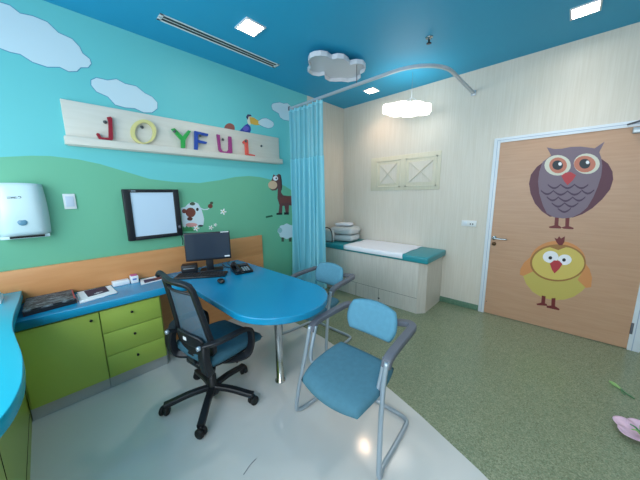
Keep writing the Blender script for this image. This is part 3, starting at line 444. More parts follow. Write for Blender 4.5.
# ------------------------------------------------------------------ letter board, letters, pins
t = thing('letter_board', 'long pale board with ledge on turquoise wall holding coloured letters', 'shelf', (1.24, YA, 1.897))
b = MB(); b.box(.205, 2.262, 2.868, 2.8975, 1.90, 2.236, M_board, .003); part(b, 'back_panel', t)
b = MB(); b.box(.19, 2.288, 2.832, 2.8975, 1.905, 1.965, M_board, .003); part(b, 'ledge', t)
LC = dict(J=((150,22,44), 'dark red'), O=((216,208,140), 'cream yellow'), Y=((44,160,74), 'green'), F=((34,72,160), 'blue'), U=((152,56,120), 'purple'), L=((222,88,76), 'coral red'))
YL0, YL1 = 2.838, 2.858
for k, (c, nm) in LC.items():
    b = MB(); m = mat('letter_'+nm.replace(' ', '_'), c, .45)
    if k == 'O':
        o, i = DECAL['letters']['Oo'], DECAL['letters']['Oi']; n = len(o); bm = b.bm
        V = [[bm.verts.new((x, y, z)) for x, z in ps] for ps, y in ((o, YL0), (i, YL0), (o, YL1), (i, YL1))]
        fs = []
        for q in range(n):
            r = (q+1) % n
            for A, B in ((0,1),(2,0),(1,3),(3,2)): fs.append(bm.faces.new((V[A][q], V[A][r], V[B][r], V[B][q])))
        bmesh.ops.recalc_face_normals(bm, faces=fs); b._fin(fs, m, False)
    else: b.prism(DECAL['letters'][k], 'y', YL0, YL1, m)
    o = b.build('letter'); dz = 1.966-min(v.co.z for v in o.data.vertices)
    o.data.transform(Matrix.Translation((0, 0, dz if abs(dz) < .05 else 0)))
    tag(reorigin(o), '%s letter %s standing on the pale wall ledge' % (nm, k), 'letter', 'coloured letters on the ledge')
pl = ['beside the dark red J', 'inside the cream letter O', 'at the left tip of the green Y', 'on the blue letter F', 'inside the purple letter U', 'at the top of the coral letter L', 'alone right of the letter L']
M_pin = mat('dark_pin', (84,90,92), .35, metal=.3)
for k, (x, z) in enumerate(DECAL['pins']):
    b = MB(); b.lathe([(0,0),(.012,0),(.014,.008),(.009,.018),(0,.02)], M_pin, 12, Matrix.Translation((x, 2.868 if k in (0,1,4,6) else 2.838, z)) @ Matrix.Rotation(PI/2,4,'X'))
    tag(reorigin(b.build('pin')), 'small dark round pin '+pl[k], 'pin', 'dark pins on the letter board')
# ------------------------------------------------------------------ wall fixtures on the back wall
t = thing('light_box', 'wall-mounted black framed light box with blank pale screen', 'light box', (.73, YA, 1.1))
b = MB()
o4 = [(.499,1.564),(.963,1.566),(.953,1.105),(.498,1.099)]
X0, X1, Z0, Z1 = .503, .960, 1.103, 1.566
b.box(X0, .557, 2.846, 2.8975, Z0, Z1, M_black, .004); b.box(.909, X1, 2.846, 2.8975, Z0, Z1, M_black, .004)
b.box(.555, .911, 2.846, 2.8975, Z0, 1.137, M_black, .004); b.box(.555, .911, 2.846, 2.8975, 1.538, Z1, M_black, .004)
part(b, 'frame', t)
b = MB(); b.box(.552, .914, 2.856, 2.88, 1.130, 1.545, M_xray); part(b, 'screen', t)
b = MB(); b.box(.925, .947, 2.840, 2.848, 1.18, 1.207, M_arm, .002); part(b, 'switch', t)
b = MB(); b.box(.565, .60, 2.8445, 2.847, 1.548, 1.555, M_silver); part(b, 'badge', t)
b = MB(); b.tube([(.945,2.86,1.105),(.96,2.87,1.05),(.955,2.88,1.0)], .004, M_black, 6); part(b, 'cable', t)
t = thing('paper_towel_dispenser', 'white curved paper towel dispenser on the green wall', 'dispenser', (-.1, YA, 1.215))
b = MB()
n = 14; rows = []
for i in range(n+1):
    s = i/n; z = 1.235+(1.60-1.235)*s
    hw = .128+.009*math.sin(PI*min(1, (1-s)*.9)); d = .085+.055*math.sin(PI*(.15+.75*(1-s)))
    row = []
    for k in range(17):
        a = -1+2*k/16; e = abs(a)**5
        row.append(b.bm.verts.new((-.103+hw*a, 2.8975-d*(1-e)**.5*(1-.12*a*a), z+.006*(1-a*a))))
    rows.append(row)
fs = []
for i in range(n):
    for k in range(16): fs.append(b.bm.faces.new((rows[i][k], rows[i][k+1], rows[i+1][k+1], rows[i+1][k])))
fs.append(b.bm.faces.new(rows[-1])); fs.append(b.bm.faces.new(rows[0][::-1])); fs += [b.bm.faces.new([r[0] for r in rows]+[]) ] if False else []
b._fin(fs, M_disp, True); part(b, 'cover', t)
b = MB(); b.box(-.225, .018, 2.82, 2.8975, 1.215, 1.237, M_disp, .004); part(b, 'base', t)
b = MB(); b.box(-.18, -.01, 2.795, 2.825, 1.222, 1.2345, M_blackg); part(b, 'outlet_slot', t)
b = MB(); b.lathe([(0,0),(.024,0),(.024,.004),(.021,.006),(0,.006)], mat('window_blue_grey',(96,142,166),.2), 20, Matrix.Translation((-.105, 2.772, 1.335)) @ Matrix.Rotation(PI/2,4,'X')); part(b, 'level_window', t)
b = MB(); mlg = flat('logo_dark', (60,80,84)); yl = 2.766
for x0, x1, z0, z1 in ((-.152,-.136,.003,.006),(-.152,-.136,-.006,-.003),(-.134,-.130,-.006,.006),(-.127,-.123,-.006,.006),(-.120,-.108,.002,.006),(-.120,-.108,-.006,-.003),(-.121,-.118,-.006,.006)):
    b.box(x0, x1, yl-.004, yl+.01, 1.505+z0, 1.505+z1, mlg)
b.tube([(-.107,yl-.002,1.503),(-.098,yl-.002,1.499),(-.088,yl-.002,1.505),(-.092,yl-.002,1.513),(-.102,yl-.002,1.511)], .002, mlg, 6, 4)
part(b, 'logo', t)
t = thing('wall_switch', 'small square white switch plate on green wall beside the dispenser', 'switch', (.162, YA, 1.41))
b = MB(); b.box(.125, .197, 2.886, 2.8975, 1.41, 1.53, M_white, .003); part(b, 'plate', t)
b = MB(); b.box(.137, .185, 2.882, 2.888, 1.43, 1.51, mat('rocker_pale',(196,210,226),.35), .002); part(b, 'rocker', t)
# orange splashback
b = MB(); b.box(XL+.02, 1.925, 2.868, 2.8975, .735, .985, M_orange, .002); b.box(.62, 1.925, 2.868, 2.8975, 0, .735, M_orange); struct(b.build('trim_2'))
# lattice panel and outlet on the right wall
t = thing('lattice_panel', 'pair of square beige wall panels with crossed bars above the bed', 'wall panel', (XB, 1.81, 1.545))
b = MB(); b.box(XB-.008, XB-.0005, 1.278, 2.34, 1.545, 2.04, M_tan, .002); part(b, 'backing', t)
M_tan2 = grain_mat('tan_darker', (204,200,180), (208,204,186), .45, 14, (5,5,.4))
for (a0, a1) in ((1.84,2.235),(1.318,1.765)):
    b = MB(); z0, z1 = 1.587, 1.99; w = .022; x0, x1 = XB-.012, XB-.007
    b.box(x0,x1,a0,a1,z0,z0+w,M_tan2,.002); b.box(x0,x1,a0,a1,z1-w,z1,M_tan2,.002); b.box(x0,x1,a0,a0+w,z0,z1,M_tan2,.002); b.box(x0,x1,a1-w,a1,z0,z1,M_tan2,.002)
    part(b, 'square_frame', t)
    i0, i1, j0, j1 = a0+.06, a1-.06, z0+.06, z1-.06
    b = MB(); b.box(XB-.010, XB-.0075, i0, i1, j0, j1, M_beige); part(b, 'inset', t)
    b = MB()
    for s in (0, 1):
        p, q = ((i0, j0), (i1, j1)) if s else ((i0, j1), (i1, j0))
        b.tube([(XB-.0115-.0005*s, p[0], p[1]), (XB-.0115-.0005*s, q[0], q[1])], .01, M_tan2, rect=(.010,.0015), smooth_path=False)
    part(b, 'crossed_bars', t)
t = thing('wall_socket', 'white double socket plate on beige wall between bed and door', 'socket', (XB, .89, 1.07))
b = MB(); b.box(XB-.01, XB-.0005, .805, .975, 1.075, 1.15, M_white, .003); part(b, 'plate', t)
b = MB()
for y in (.845, .872): b.box(XB-.0125, XB-.009, y-.006, y+.006, 1.098, 1.116, M_black, .001)
part(b, 'socket_hole', t)
b = MB(); b.box(XB-.013, XB-.009, .91, .95, 1.09, 1.135, M_frame, .002); part(b, 'rocker', t)
# ------------------------------------------------------------------ ceiling things
def downlight(x, y, label, m, s=.1):
    t = thing('ceiling_downlight', label, 'ceiling light', (x, y, ZC), group='square ceiling downlights')
    b = MB(); w = .014
    for a in ((x-s-w,x+s+w,y-s-w,y-s),(x-s-w,x+s+w,y+s,y+s+w),(x-s-w,x-s,y-s,y+s),(x+s,x+s+w,y-s,y+s)): b.box(*a, ZC-.012, ZC-.0005, M_white, .002)
    part(b, 'trim_ring', t)
    b = MB(); b.box(x-s, x+s, y-s, y+s, ZC-.008, ZC-.0005, m); part(b, 'diffuser', t)
downlight(1.41, 2.11, 'square glowing downlight beside the long air vent', M_lamp, .08)
downlight(3.32, 2.14, 'square glowing downlight in the bed corner behind curtain rail', M_lamp_w, .070)
downlight(3.12, .07, 'square glowing downlight above the door, at top right', M_lamp, .075)
downlight(1.30, -.30, 'unseen square ceiling downlight added for extra light, nearest the window wall', M_lamp, .085)  # extra lamp outside the view, added to light the room
t = thing('air_vent', 'long white slotted air vent in the blue ceiling', 'air vent', (1.42, 2.505, ZC))
b = MB(); y0, y1, x0, x1 = 2.452, 2.555, .83, 1.99; z0, z1 = ZC-.003, ZC-.0015
b.box(x0,x1,y0,y0+.017,z0,z1,M_white); b.box(x0,x1,y1-.017,y1,z0,z1,M_white); b.box(x0,x0+.03,y0,y1,z0,z1,M_white,.001); b.box(x1-.03,x1,y0,y1,z0,z1,M_white,.001)
b.box(x0,x1,2.500,2.507,z0,z1,M_white); part(b, 'frame', t)
b = MB(); b.box(x0+.02,x1-.02,y0+.01,y1-.01,ZC-.0014,ZC-.0004,M_black); part(b, 'slot', t)
t = thing('sprinkler_head', 'small chrome sprinkler head on the blue ceiling', 'sprinkler', (2.63, 1.09, ZC))
b = MB(); b.lathe([(0,0),(.034,0),(.03,-.008),(.012,-.012),(.012,-.02),(0,-.02)], M_chrome, 20, Matrix.Translation((2.63,1.09,ZC-.0005))); part(b, 'escutcheon', t)
b = MB(); b.lathe([(0,-.018),(.010,-.018),(.006,-.045),(.022,-.05),(.022,-.053),(0,-.053)], M_black, 16, Matrix.Translation((2.63,1.09,ZC))); part(b, 'deflector', t)
# white ceiling cloud
M_cc = mat('ceiling_cloud_white', (206,210,218), .4)
cc = DECAL['ceiling_cloud']; n = len(cc)
ccx = sum(p[0] for p in cc)/n; ccy = sum(p[1] for p in cc)/n
b = MB(); bm = b.bm; rings = []
for (k, z) in ((1.0,2.805),(1.0,2.850),(.975,2.842),(.975,2.805)):
    rings.append([bm.verts.new((ccx+(x-ccx)*k, ccy+(y-ccy)*k, z)) for x, y in cc])
fs = [bm.faces.new(rings[1]), bm.faces.new(rings[2][::-1])]
for A, B in ((0,1),(2,3),(3,0)):
    for i in range(n): fs.append(bm.faces.new((rings[A][i], rings[A][(i+1)%n], rings[B][(i+1)%n], rings[B][i])))
bmesh.ops.recalc_face_normals(bm, faces=fs); b._fin(fs, M_cc, False)
for x, y in ((2.35,2.05),(2.5,1.9)): b.tube([(x,y,2.848),(x,y,ZC-.001)], .008, M_white, 6)
tag(reorigin(b.build('ceiling_cloud')), 'unlit white cloud panel hung just under the blue ceiling', 'ceiling cloud')
# glowing cloud pendant
def cloud_outline(cx, cy, a, L, W, n=72):
    lobes = [(-.74*L,0,.30*L),(-.34*L,.26*L,.36*L),(-.34*L,-.26*L,.36*L),(.18*L,.28*L,.38*L),(.18*L,-.28*L,.38*L),(.70*L,.1*L,.28*L),(.66*L,-.16*L,.26*L)]
    pts = []
    for i in range(n):
        t = 2*PI*i/n; d = (math.cos(t), math.sin(t)); r = 0
        for lx, ly, lr in lobes:
            bq = d[0]*lx+d[1]*ly; c = lx*lx+ly*ly-lr*lr; disc = bq*bq-c
            if disc > 0: r = max(r, bq+math.sqrt(disc))
        x, y = d[0]*r, d[1]*r*W
        pts.append((cx+x*math.cos(a)-y*math.sin(a), cy+x*math.sin(a)+y*math.cos(a)))
    return pts
t = thing('cloud_pendant_lamp', 'glowing white cloud lamp hanging above the bed', 'pendant lamp', (3.2, 1.5, 2.47))
b = MB(); b.prism(cloud_outline(3.17, 1.53, math.radians(-42), .29, .85), 'z', 2.44, 2.535, M_cloudlamp, .012, 2); part(b, 'lamp_shade', t)
b = MB()
b.tube([(3.2,1.5,2.62),(3.2,1.5,ZC-.001)], .0025, M_silver, 6)
for dx, dy in ((.12,-.1),(-.12,.1),(.08,.1)): b.tube([(3.2+dx,1.5+dy,2.545),(3.2,1.5,2.62)], .002, M_silver, 6)
part(b, 'hanging_wire', t)
# curtain track
ZT = 2.645
path = [(2.485, 2.895)]+[(2.485,2.3),(2.485,1.8),(2.485,1.36)]
for i in range(1, 10):
    a = PI+ (PI/2)*i/10; path.append((2.885+.40*math.cos(a), 1.36+.405*math.sin(a)))
path += [(2.90,.955),(3.2,.955),(3.67,.955)]
t = thing('curtain_track', 'grey metal curtain rail curving around the bed area below ceiling', 'curtain rail', (2.5, 2.0, ZT))
b = MB(); b.tube([(x, y, ZT) for x, y in path], 0, M_track, rect=(.016,.014), smooth_path=False); part(b, 'rail', t)
for p, ax in (((3.669,.955), 0), ((2.5,2.895), 1)):
    b = MB()
    if ax == 0: b.box(3.65, 3.6715, .93, .98, ZT-.028, ZT+.028, M_track, .004)
    else: b.box(2.463, 2.507, 2.875, 2.8975, ZT-.025, ZT+.025, M_arm, .004)
    part(b, 'wall_bracket', t)
b = MB(); b.tube([(2.49,1.79,ZT+.014),(2.49,1.79,ZC-.001)], .004, M_arm, 8); b.lathe([(0,0),(.018,0),(.018,-.006),(0,-.006)], M_track, 14, Matrix.Translation((2.5,1.79,ZC-.0005))); part(b, 'ceiling_hanger', t)
# curtain : gathered at the wall end of the rail
t = thing('privacy_curtain', 'light blue gathered hospital curtain hanging from curved rail', 'curtain', (2.5, 2.6, .35))
def curtain_strip(name, z0, z1, m, amp, parent):
    b = MB(); N = 260; nz = 10; ya, yb = 2.868, 2.255; rows = []
    for j in range(nz+1):
        s = j/nz; z = z0+(z1-z0)*s; row = []
        h = (z-.35)/2.25
        for i in range(N+1):
            u = i/N; ph = u*2*PI*7.5
            A = amp*(.62+.38*(1-h))*(.75+.25*math.sin(u*17))
            x = 2.455+A*math.sin(ph+.5*math.sin(3*z+u*6)*(1-h))+.012*math.sin(u*9+z*1.2)
            y = ya+(yb-ya)*u + .010*math.sin(2*ph+1.2)+.012*(1-h)*math.sin(u*23)
            row.append(b.bm.verts.new((x, y, z)))
        rows.append(row)
    fs = [b.bm.faces.new((rows[j][i], rows[j][i+1], rows[j+1][i+1], rows[j+1][i])) for j in range(nz) for i in range(N)]
    b._fin(fs, m, True); return part(b, name, parent)
curtain_strip('cloth', .25, 1.97, M_curtain, .082, t)
curtain_strip('net_panel', 1.97, 2.57, M_curtnet, .062, t)
curtain_strip('heading_band', 2.57, 2.605, M_curtain, .055, t)
for k in range(10):
    b = MB(); y = 2.84-.058*k; b.tube([(2.485,y,2.602),(2.485,y,2.630)], .004, M_black if k in (7,8) else M_white, 6); part(b, 'curtain_hook', t)
# ------------------------------------------------------------------ bed
t = thing('examination_bed', 'built-in beige examination couch with teal vinyl mattress', 'bed', (3.37, 2.05, 0))
b = MB(); x0, y0 = 3.06, 1.175
b.prism([(x0,2.896),(x0,y0+.075),(x0+.09,y0),(3.6715,y0),(3.6715,2.896)], 'z', 0.0, .655, M_cab); part(b, 'base', t)
b = MB()
b.box(x0-.0015, x0+.001, 1.255, 2.896, .199, .203, M_dk); b.box(x0-.0015, x0+.001, 2.172, 2.178, .0, .2, M_dk); b.box(x0-.0015,x0+.001,1.79,1.794,0,.2,M_dk)
part(b, 'panel_groove', t)
b = MB(); b.box(x0-.004, x0+.001, 1.775, 1.80, .05, .07, M_black, .001); part(b, 'finger_notch', t)
b = MB(); b.box(x0-.02, 3.670, 1.135, 2.893, .657, .742, M_teal, .022, 4); part(b, 'mattress', t)
# sheet
b = MB(); K = 30; rows = []
prof = [(3.0345,.684),(3.034,.70),(3.0345,.722),(3.039,.737),(3.050,.7445),(3.065,.7465)]+[(3.08+.58*i/20,.7465) for i in range(21)]
for i, (x, z) in enumerate(prof):
    row = []
    for j in range(K+1):
        v = j/K; y = 1.45+.94*v-.02*math.sin(v*3)+.006*math.sin(i*.6)
        row.append(b.bm.verts.new((x, y, z+(.0015*(1+math.sin(x*31+y*7)*math.sin(y*19)) if i > 6 else 0))))
    rows.append(row)
fs = [b.bm.faces.new((rows[i][j], rows[i+1][j], rows[i+1][j+1], rows[i][j+1])) for i in range(len(prof)-1) for j in range(K)]
b._fin(fs, M_sheet, True); o = b.build('bed_sheet'); md = o.modifiers.new('s', 'SOLIDIFY'); md.thickness = .003; md.offset = 0
tag(reorigin(o), 'white sheet spread over the middle of the teal mattress', 'sheet')
# folded pillows and bag
def pillow(name, cx, cy, cz, lx, ly, h, rz, m, label, cat, group=None, p=5):
    b = MB(); R = Matrix.Rotation(rz, 3, 'Z')
    def f(u, v):
        q = R @ Vector((u*lx/2, v*ly/2, 0)); return (q.x, q.y, h/2+.004*math.sin(u*5+v*3)), (0, 0, 1)
    b.pad(f, h*.97, m, 18, .55, p); o = b.build(name); o.location = (cx, cy, cz); return tag(o, label, cat, group)
pillow('folded_blanket', 3.40, 2.63, .7465, .38, .42, .103, .2, M_towel, 'lower grey white folded blanket on the teal mattress', 'blanket', 'folded blankets stacked on the bed', 8)
pillow('folded_blanket', 3.41, 2.65, .851, .40, .46, .128, .15, M_towel, 'upper grey white folded blanket in the stack on the bed', 'blanket', 'folded blankets stacked on the bed', 6)
pillow('folded_towel', 3.42, 2.68, .983, .22, .30, .045, .3, M_sheet, 'small white folded towel on top of the blanket stack', 'towel')
t = thing('cloth_bag', 'pale grey bag with black strap leaning beside blankets on bed', 'bag', (3.16, 2.74, .742))
b = MB()
def f(u, v): return (3.12+.0*u, 2.76+u*.11, .742+.105+v*.105), (1, 0, 0)
b.pad(f, .07, M_towel, 16, .4, 5); part(b, 'bag_body', t)
b = MB(); b.tube([(3.08,2.84,.93),(3.08,2.78,.975),(3.075,2.70,.96),(3.07,2.655,.90),(3.068,2.645,.80),(3.068,2.65,.752)], .008, M_rubber, 8, 6); part(b, 'strap', t)
# ------------------------------------------------------------------ cabinets along the back wall
CF = 2.47
t = thing('cupboard', 'lime green cupboard unit with one door left of the drawers', 'cabinet', (-.02, 2.68, 0))
b = MB(); b.box(-.235, .188, CF+.018, 2.866, .092, .66, M_lime_l); part(b, 'body', t)
b = MB(); b.box(-.235, .188, 2.50, 2.52, 0, .092, M_kick); part(b, 'kick_board', t)
b = MB(); b.box(-.225, .186, CF, CF+.018, .1, .655, M_lime, .0015); d = part(b, 'door', t)
def knob(x, z, par, t, w=.010):
    b = MB(); b.lathe([(0,0),(.006,0),(.005,.010),(w,.016),(w*.9,.022),(0,.023)], M_knob, 14, Matrix.Translation((x, CF, z)) @ Matrix.Rotation(PI/2,4,'X'))
    o = part(b, 'knob', t); o.parent = par; return o
knob(.138, .608, d, t)
t = thing('drawer_unit', 'lime green three-drawer unit under the blue counter', 'cabinet', (.39, 2.68, 0))
b = MB(); b.box(.19, .60, CF+.018, 2.866, .092, .66, M_lime_l); part(b, 'body', t)
b = MB(); b.box(.19, .60, 2.50, 2.52, 0, .092, M_kick); part(b, 'kick_board', t)
for z0, z1, kz in ((.472,.655,.592),(.282,.467,.405),(.10,.277,.215)):
    b = MB(); b.box(.193, .588, CF, CF+.018, z0, z1, M_lime, .0015); d = part(b, 'drawer_front', t)
    knob(.385, kz, d, t)
# blue counter
b = MB(); b.prism([(-.239,2.866),(-.239,2.445),(.66,2.445),(.735,2.43),(.783,2.37),(.783,2.866)], 'z', .67, .73, M_blue, .004, 2)
tag(reorigin(b.build('counter_top')), 'narrow blue counter along the wall above green cabinets', 'counter')
# peninsula desk
t = thing('desk', 'blue peninsula desk with rounded end on one chrome leg', 'desk', (1.17, 2.0, 0))
pts = [(.785,2.866),(1.555,2.866)]
for i in range(0, 33):
    a = -PI*i/32; pts.append((1.17+.385*math.cos(a), 1.565+.385*math.sin(a)))
b = MB(); b.prism(pts[::-1], 'z', .682, .7305, M_blue, .007, 3); part(b, 'desk_top', t)
b = MB(); b.lathe([(0,0),(.042,0),(.042,.008),(.030,.014),(.030,.668),(.05,.672),(.05,.681),(0,.681)], M_chrome, 28, Matrix.Translation((1.155,1.565,0))); part(b, 'leg', t)
# left desk
t = thing('window_desk', 'raised cyan curved worktop over green cabinets at left edge', 'desk', (-.6, 1.5, 0))
dl = [(-.182,2.866),(-.186,2.606),(-.195,2.346),(-.179,2.09),(-.158,1.887),(-.133,1.676),(-.125,1.516),(-.126,1.39),(-.145,1.261),(-.178,1.17),(-.235,1.06),(-.31,.93),(-.40,.80),(-.50,.68)]
def smooth(pts, r=4):
    P = [Vector(p) for p in pts]; Q = []
    for i in range(len(P)-1):
        p0 = P[i-1] if i else P[0]*2-P[1]; p1, p2 = P[i], P[i+1]; p3 = P[i+2] if i+2 < len(P) else P[-1]*2-P[-2]
        for k in range(r):
            s = k/r; Q.append(.5*((2*p1)+(p2-p0)*s+(2*p0-5*p1+4*p2-p3)*s*s+(3*p1-p0-3*p2+p3)*s**3))
    Q.append(P[-1]); return [(q.x, q.y) for q in Q]
sd = smooth([(x-(.012 if y < 2.2 else 0), y) for x, y in dl])
b = MB(); b.prism([(XL+.005,2.866)]+sd+[(XL+.005,.68)], 'z', .775, .83, M_blue_l, .003, 2); part(b, 'worktop', t)
b = MB(); b.prism([(XL+.005,2.866),(-.24,2.866),(-.24,1.35),(-.30,1.15),(-.42,.98),(-.55,.85),(-.62,.74),(XL+.005,.74)], 'z', .0, .774, M_lime_l); part(b, 'cabinet_body', t)
b = MB()
for y in (1.50,): b.box(-.2405, -.2385, y, y+.005, .09, .76, M_gap)
b.box(-.2405,-.2385,1.36,2.45,.085,.09,M_gap)
part(b, 'door_gap', t)
# ------------------------------------------------------------------ things on the counter
def papermat():
    m, nt, b = new_mat('magazine_print'); L = nt.links.new
    tc = nt.nodes.new('ShaderNodeTexCoord'); mp = nt.nodes.new('ShaderNodeMapping'); mp.inputs['Scale'].default_value = (1,2.6,1); mp.inputs['Rotation'].default_value = (0,0,.5)
    n = nt.nodes.new('ShaderNodeTexNoise'); n.inputs['Scale'].default_value = 22; n.inputs['Detail'].default_value = 6; n.inputs['Distortion'].default_value = 1.6
    r = nt.nodes.new('ShaderNodeValToRGB'); r.color_ramp.elements[0].position = .46; r.color_ramp.elements[1].position = .66
    r.color_ramp.elements[0].color = (*lin((22,32,40)), 1); r.color_ramp.elements[1].color = (*lin((140,156,166)), 1)
    L(tc.outputs['Object'], mp.inputs[0]); L(mp.outputs[0], n.inputs['Vector']); L(n.outputs[0], r.inputs[0]); L(r.outputs[0], b.inputs['Base Color']); b.inputs['Roughness'].default_value = .55
    return m
ZK = .7305
t = thing('calendar', 'dark grey patterned calendar lying flat at the left counter end', 'calendar', (-.05, 2.68, ZK))
b = MB(); b.prism([(-.178,2.54),(.085,2.58),(.083,2.862),(-.170,2.862)], 'z', ZK+.026, ZK+.036, papermat()); part(b, 'cover', t)
b = MB(); b.prism([(-.178,2.525),(.086,2.57),(.083,2.858),(-.172,2.858)], 'z', ZK+.0005, ZK+.0259, M_black); part(b, 'shadowed_pages', t)  # stack coloured black to paint the shadow under the raised cover
b = MB(); b.prism([(.074,2.58),(.084,2.583),(.083,2.85),(.076,2.85)], 'z', ZK+.0361, ZK+.0375, flat('red_strip', (170,70,74))); part(b, 'red_strip', t)
def sheet(name, pts, z0, z1, m, label, cat, group=None):
    b = MB(); b.prism(pts, 'z', z0, z1, m); return tag(reorigin(b.build(name)), label, cat, group)
t = thing('paper_stack', 'white papers with dark navy cover sheet on the blue counter', 'papers', (.2, 2.68, ZK))
b = MB(); b.prism([(.10,2.53),(.335,2.60),(.315,2.83),(.098,2.80)], 'z', ZK+.0005, ZK+.005, M_paper); b.prism([(.115,2.57),(.325,2.58),(.325,2.84),(.105,2.84)], 'z', ZK+.0051, ZK+.009, M_paper); part(b, 'papers', t)
b = MB(); b.prism([(.155,2.63),(.290,2.665),(.285,2.83),(.147,2.82)], 'z', ZK+.0091, ZK+.012, flat('navy_cover', (34,42,72))); part(b, 'navy_cover', t)
b = MB(); b.box(.195,.225,2.665,2.675,ZK+.0121,ZK+.0127,M_paper); b.box(.21,.25,2.685,2.692,ZK+.0121,ZK+.0127,M_paper); part(b, 'printed_mark', t)
b = MB(); b.box(.335, .455, 2.79, 2.862, ZK+.0005, ZK+.038, M_paper, .003, M=None); tag(reorigin(b.build('tissue_box')), 'flat white box on the counter left of the small pink-topped box', 'box')
t = thing('card_box', 'small upright white box with pink top on the blue counter', 'box', (.492, 2.805, ZK))
b = MB(); b.box(.464, .520, 2.775, 2.835, ZK+.0005, ZK+.066, M_paper, .003); part(b, 'box_body', t)
b = MB(); b.box(.468, .516, 2.779, 2.831, ZK+.0661, ZK+.075, flat('pink_cards', (196,92,140)), .002); part(b, 'pink_top', t)
b = MB(); b.box(.475,.505,2.7735,2.7755,ZK+.03,ZK+.045,flat('blue_print',(90,120,190))); part(b, 'blue_print', t)
t = thing('leaflet', 'white leaflet with dark purple picture on counter beside the keyboard', 'leaflet', (.64, 2.74, ZK))
b = MB(); b.prism([(.51,2.665),(.74,2.70),(.745,2.86),(.545,2.85)], 'z', ZK+.0008, ZK+.005, M_paper); part(b, 'paper', t)
b = MB(); b.prism([(.545,2.69),(.63,2.70),(.64,2.79),(.56,2.80)], 'z', ZK+.0051, ZK+.006, flat('navy_print', (40,40,84))); b.prism([(.63,2.70),(.72,2.72),(.72,2.80),(.64,2.79)], 'z', ZK+.0051, ZK+.006, flat('maroon_print', (96,44,60))); part(b, 'printed_picture', t)
t = thing('paper_box', 'white and grey booklet stack on the cyan worktop at picture edge', 'booklets', (-.33, 2.66, .831))
b = MB(); b.prism([(-.40,2.55),(-.262,2.60),(-.262,2.76),(-.40,2.76)], 'z', .8305, .862, M_paper); part(b, 'booklet', t)
b = MB(); b.prism([(-.40,2.56),(-.268,2.61),(-.268,2.75),(-.40,2.75)], 'z', .8625, .875, mat('grey_cover',(170,184,200),.5)); part(b, 'booklet_cover', t)
# ------------------------------------------------------------------ computer
def yawM(x, y, z, a): return Matrix.Translation((x, y, z)) @ Matrix.Rotation(a, 4, 'Z')
MA = math.atan2(-.20, .40)       # monitor's right side comes nearer
t = thing('monitor', 'black computer monitor with dark screen on the blue desk', 'monitor', (1.11, 2.62, .731), MA)
def lp(name, par, fn):
    b = MB(); fn(b); return b.build(name, par)
def f1(b):
    b.box(-.214,.214,-.012,.022,.122,.408,M_black,.005); b.box(-.12,.12,.02,.045,.18,.36,M_black,.01)
lp('casing', t, f1)
lp('screen', t, lambda b: b.box(-.203,.203,-.0135,-.0115,.142,.397,M_screen_off))
lp('stand', t, lambda b: (b.box(-.035,.035,.01,.05,.01,.2,M_black,.006), b.box(-.095,.125,-.02,.12,.0,.014,M_black,.004)))
lp('label_sticker', t, lambda b: b.box(.15,.20,-.0145,-.0125,.144,.158,M_paper))
lp('top_sticker', t, lambda b: b.box(.125,.205,-.016,-.0125,.399,.407,M_paper))
# mini computer / dark box under the screen
b = MB(); b.box(-.07,.07,-.055,.055,0,.085,M_black,.005); b.box(-.05,.05,-.0565,-.054,.05,.056,M_silver)
o = b.build('docking_box'); o.location = (.955, 2.745, .731); o.rotation_euler = (0,0,MA); tag(o, 'small black box behind the keyboard, left of monitor stand', 'computer box')
KA = math.atan2(-.27, .36)
t = thing('keyboard', 'black keyboard on the blue desk in front of the monitor', 'keyboard', (.985, 2.515, .731), KA)
lp('base', t, lambda b: b.box(-.235,.225,-.075,.075,0,.02,M_blackg,.004))
def keys(b):
    for r in range(5):
        for c in range(16):
            x = -.222+c*.0272; y = -.064+r*.0260; b.box(x,x+.023,y,y+.021,.0195,.0255,M_black,.0015,1)
o = lp('keys', t, keys)
t = thing('mouse', 'black computer mouse on the blue desk beside the keyboard', 'mouse', (1.015, 2.19, .731), .45+KA)
def ms(b):
    def f(u, v): return (u*.031, v*.052, .014+.004*(1-v*v)), (0,0,1)
    b.pad(f, .032, M_blackg, 14, .9, 3)
lp('shell', t, ms); lp('scroll_wheel', t, lambda b: b.lathe([(0,-.004),(.006,-.004),(.006,.004),(0,.004)], M_key, 10, Matrix.Translation((0,.025,.031)) @ Matrix.Rotation(PI/2,4,'Y')))
t = thing('desk_phone', 'black desk telephone with grey keys on the blue desk', 'telephone', (1.325, 2.37, .731), math.radians(-14))
lp('base', t, lambda b: b.prism([(-.10,0),(.10,0),(.10,.055),(-.10,.018)], 'x', -.09, .09, M_blackg, .004, 2))
def kp(b):
    for i in range(3):
        for j in range(4):
            x = .0+i*.024; y = -.075+j*.026; z = .018+(y+.1)/.2*.037; b.box(x,x+.017,y,y+.016,z-.002,z+.005,M_silver,.001,1)
lp('keypad', t, kp)
lp('display', t, lambda b: b.box(.0,.07,.04,.075,.046,.056,M_key,.002))
def hs(b):
    b.tube([(-.055,-.10,.045),(-.055,-.05,.066),(-.055,.03,.080),(-.055,.09,.075)], lambda s: .016-.006*math.sin(PI*s), M_black, 10)
    b.box(-.08,-.03,-.12,-.07,.025,.055,M_black,.01); b.box(-.08,-.03,.06,.11,.045,.08,M_black,.01)
lp('handset', t, hs)
b = MB(); b.tube([(1.31,2.58,.735),(1.29,2.64,.735),(1.30,2.70,.735),(1.32,2.77,.735),(1.34,2.83,.735),(1.36,2.86,.735)], .004, M_black, 6); b.tube([(1.33,2.60,.736),(1.35,2.66,.736),(1.38,2.78,.736),(1.45,2.86,.736)], .003, M_black, 6)
tag(b.build('cable'), 'black cables trailing from the monitor towards the wall', 'cable')
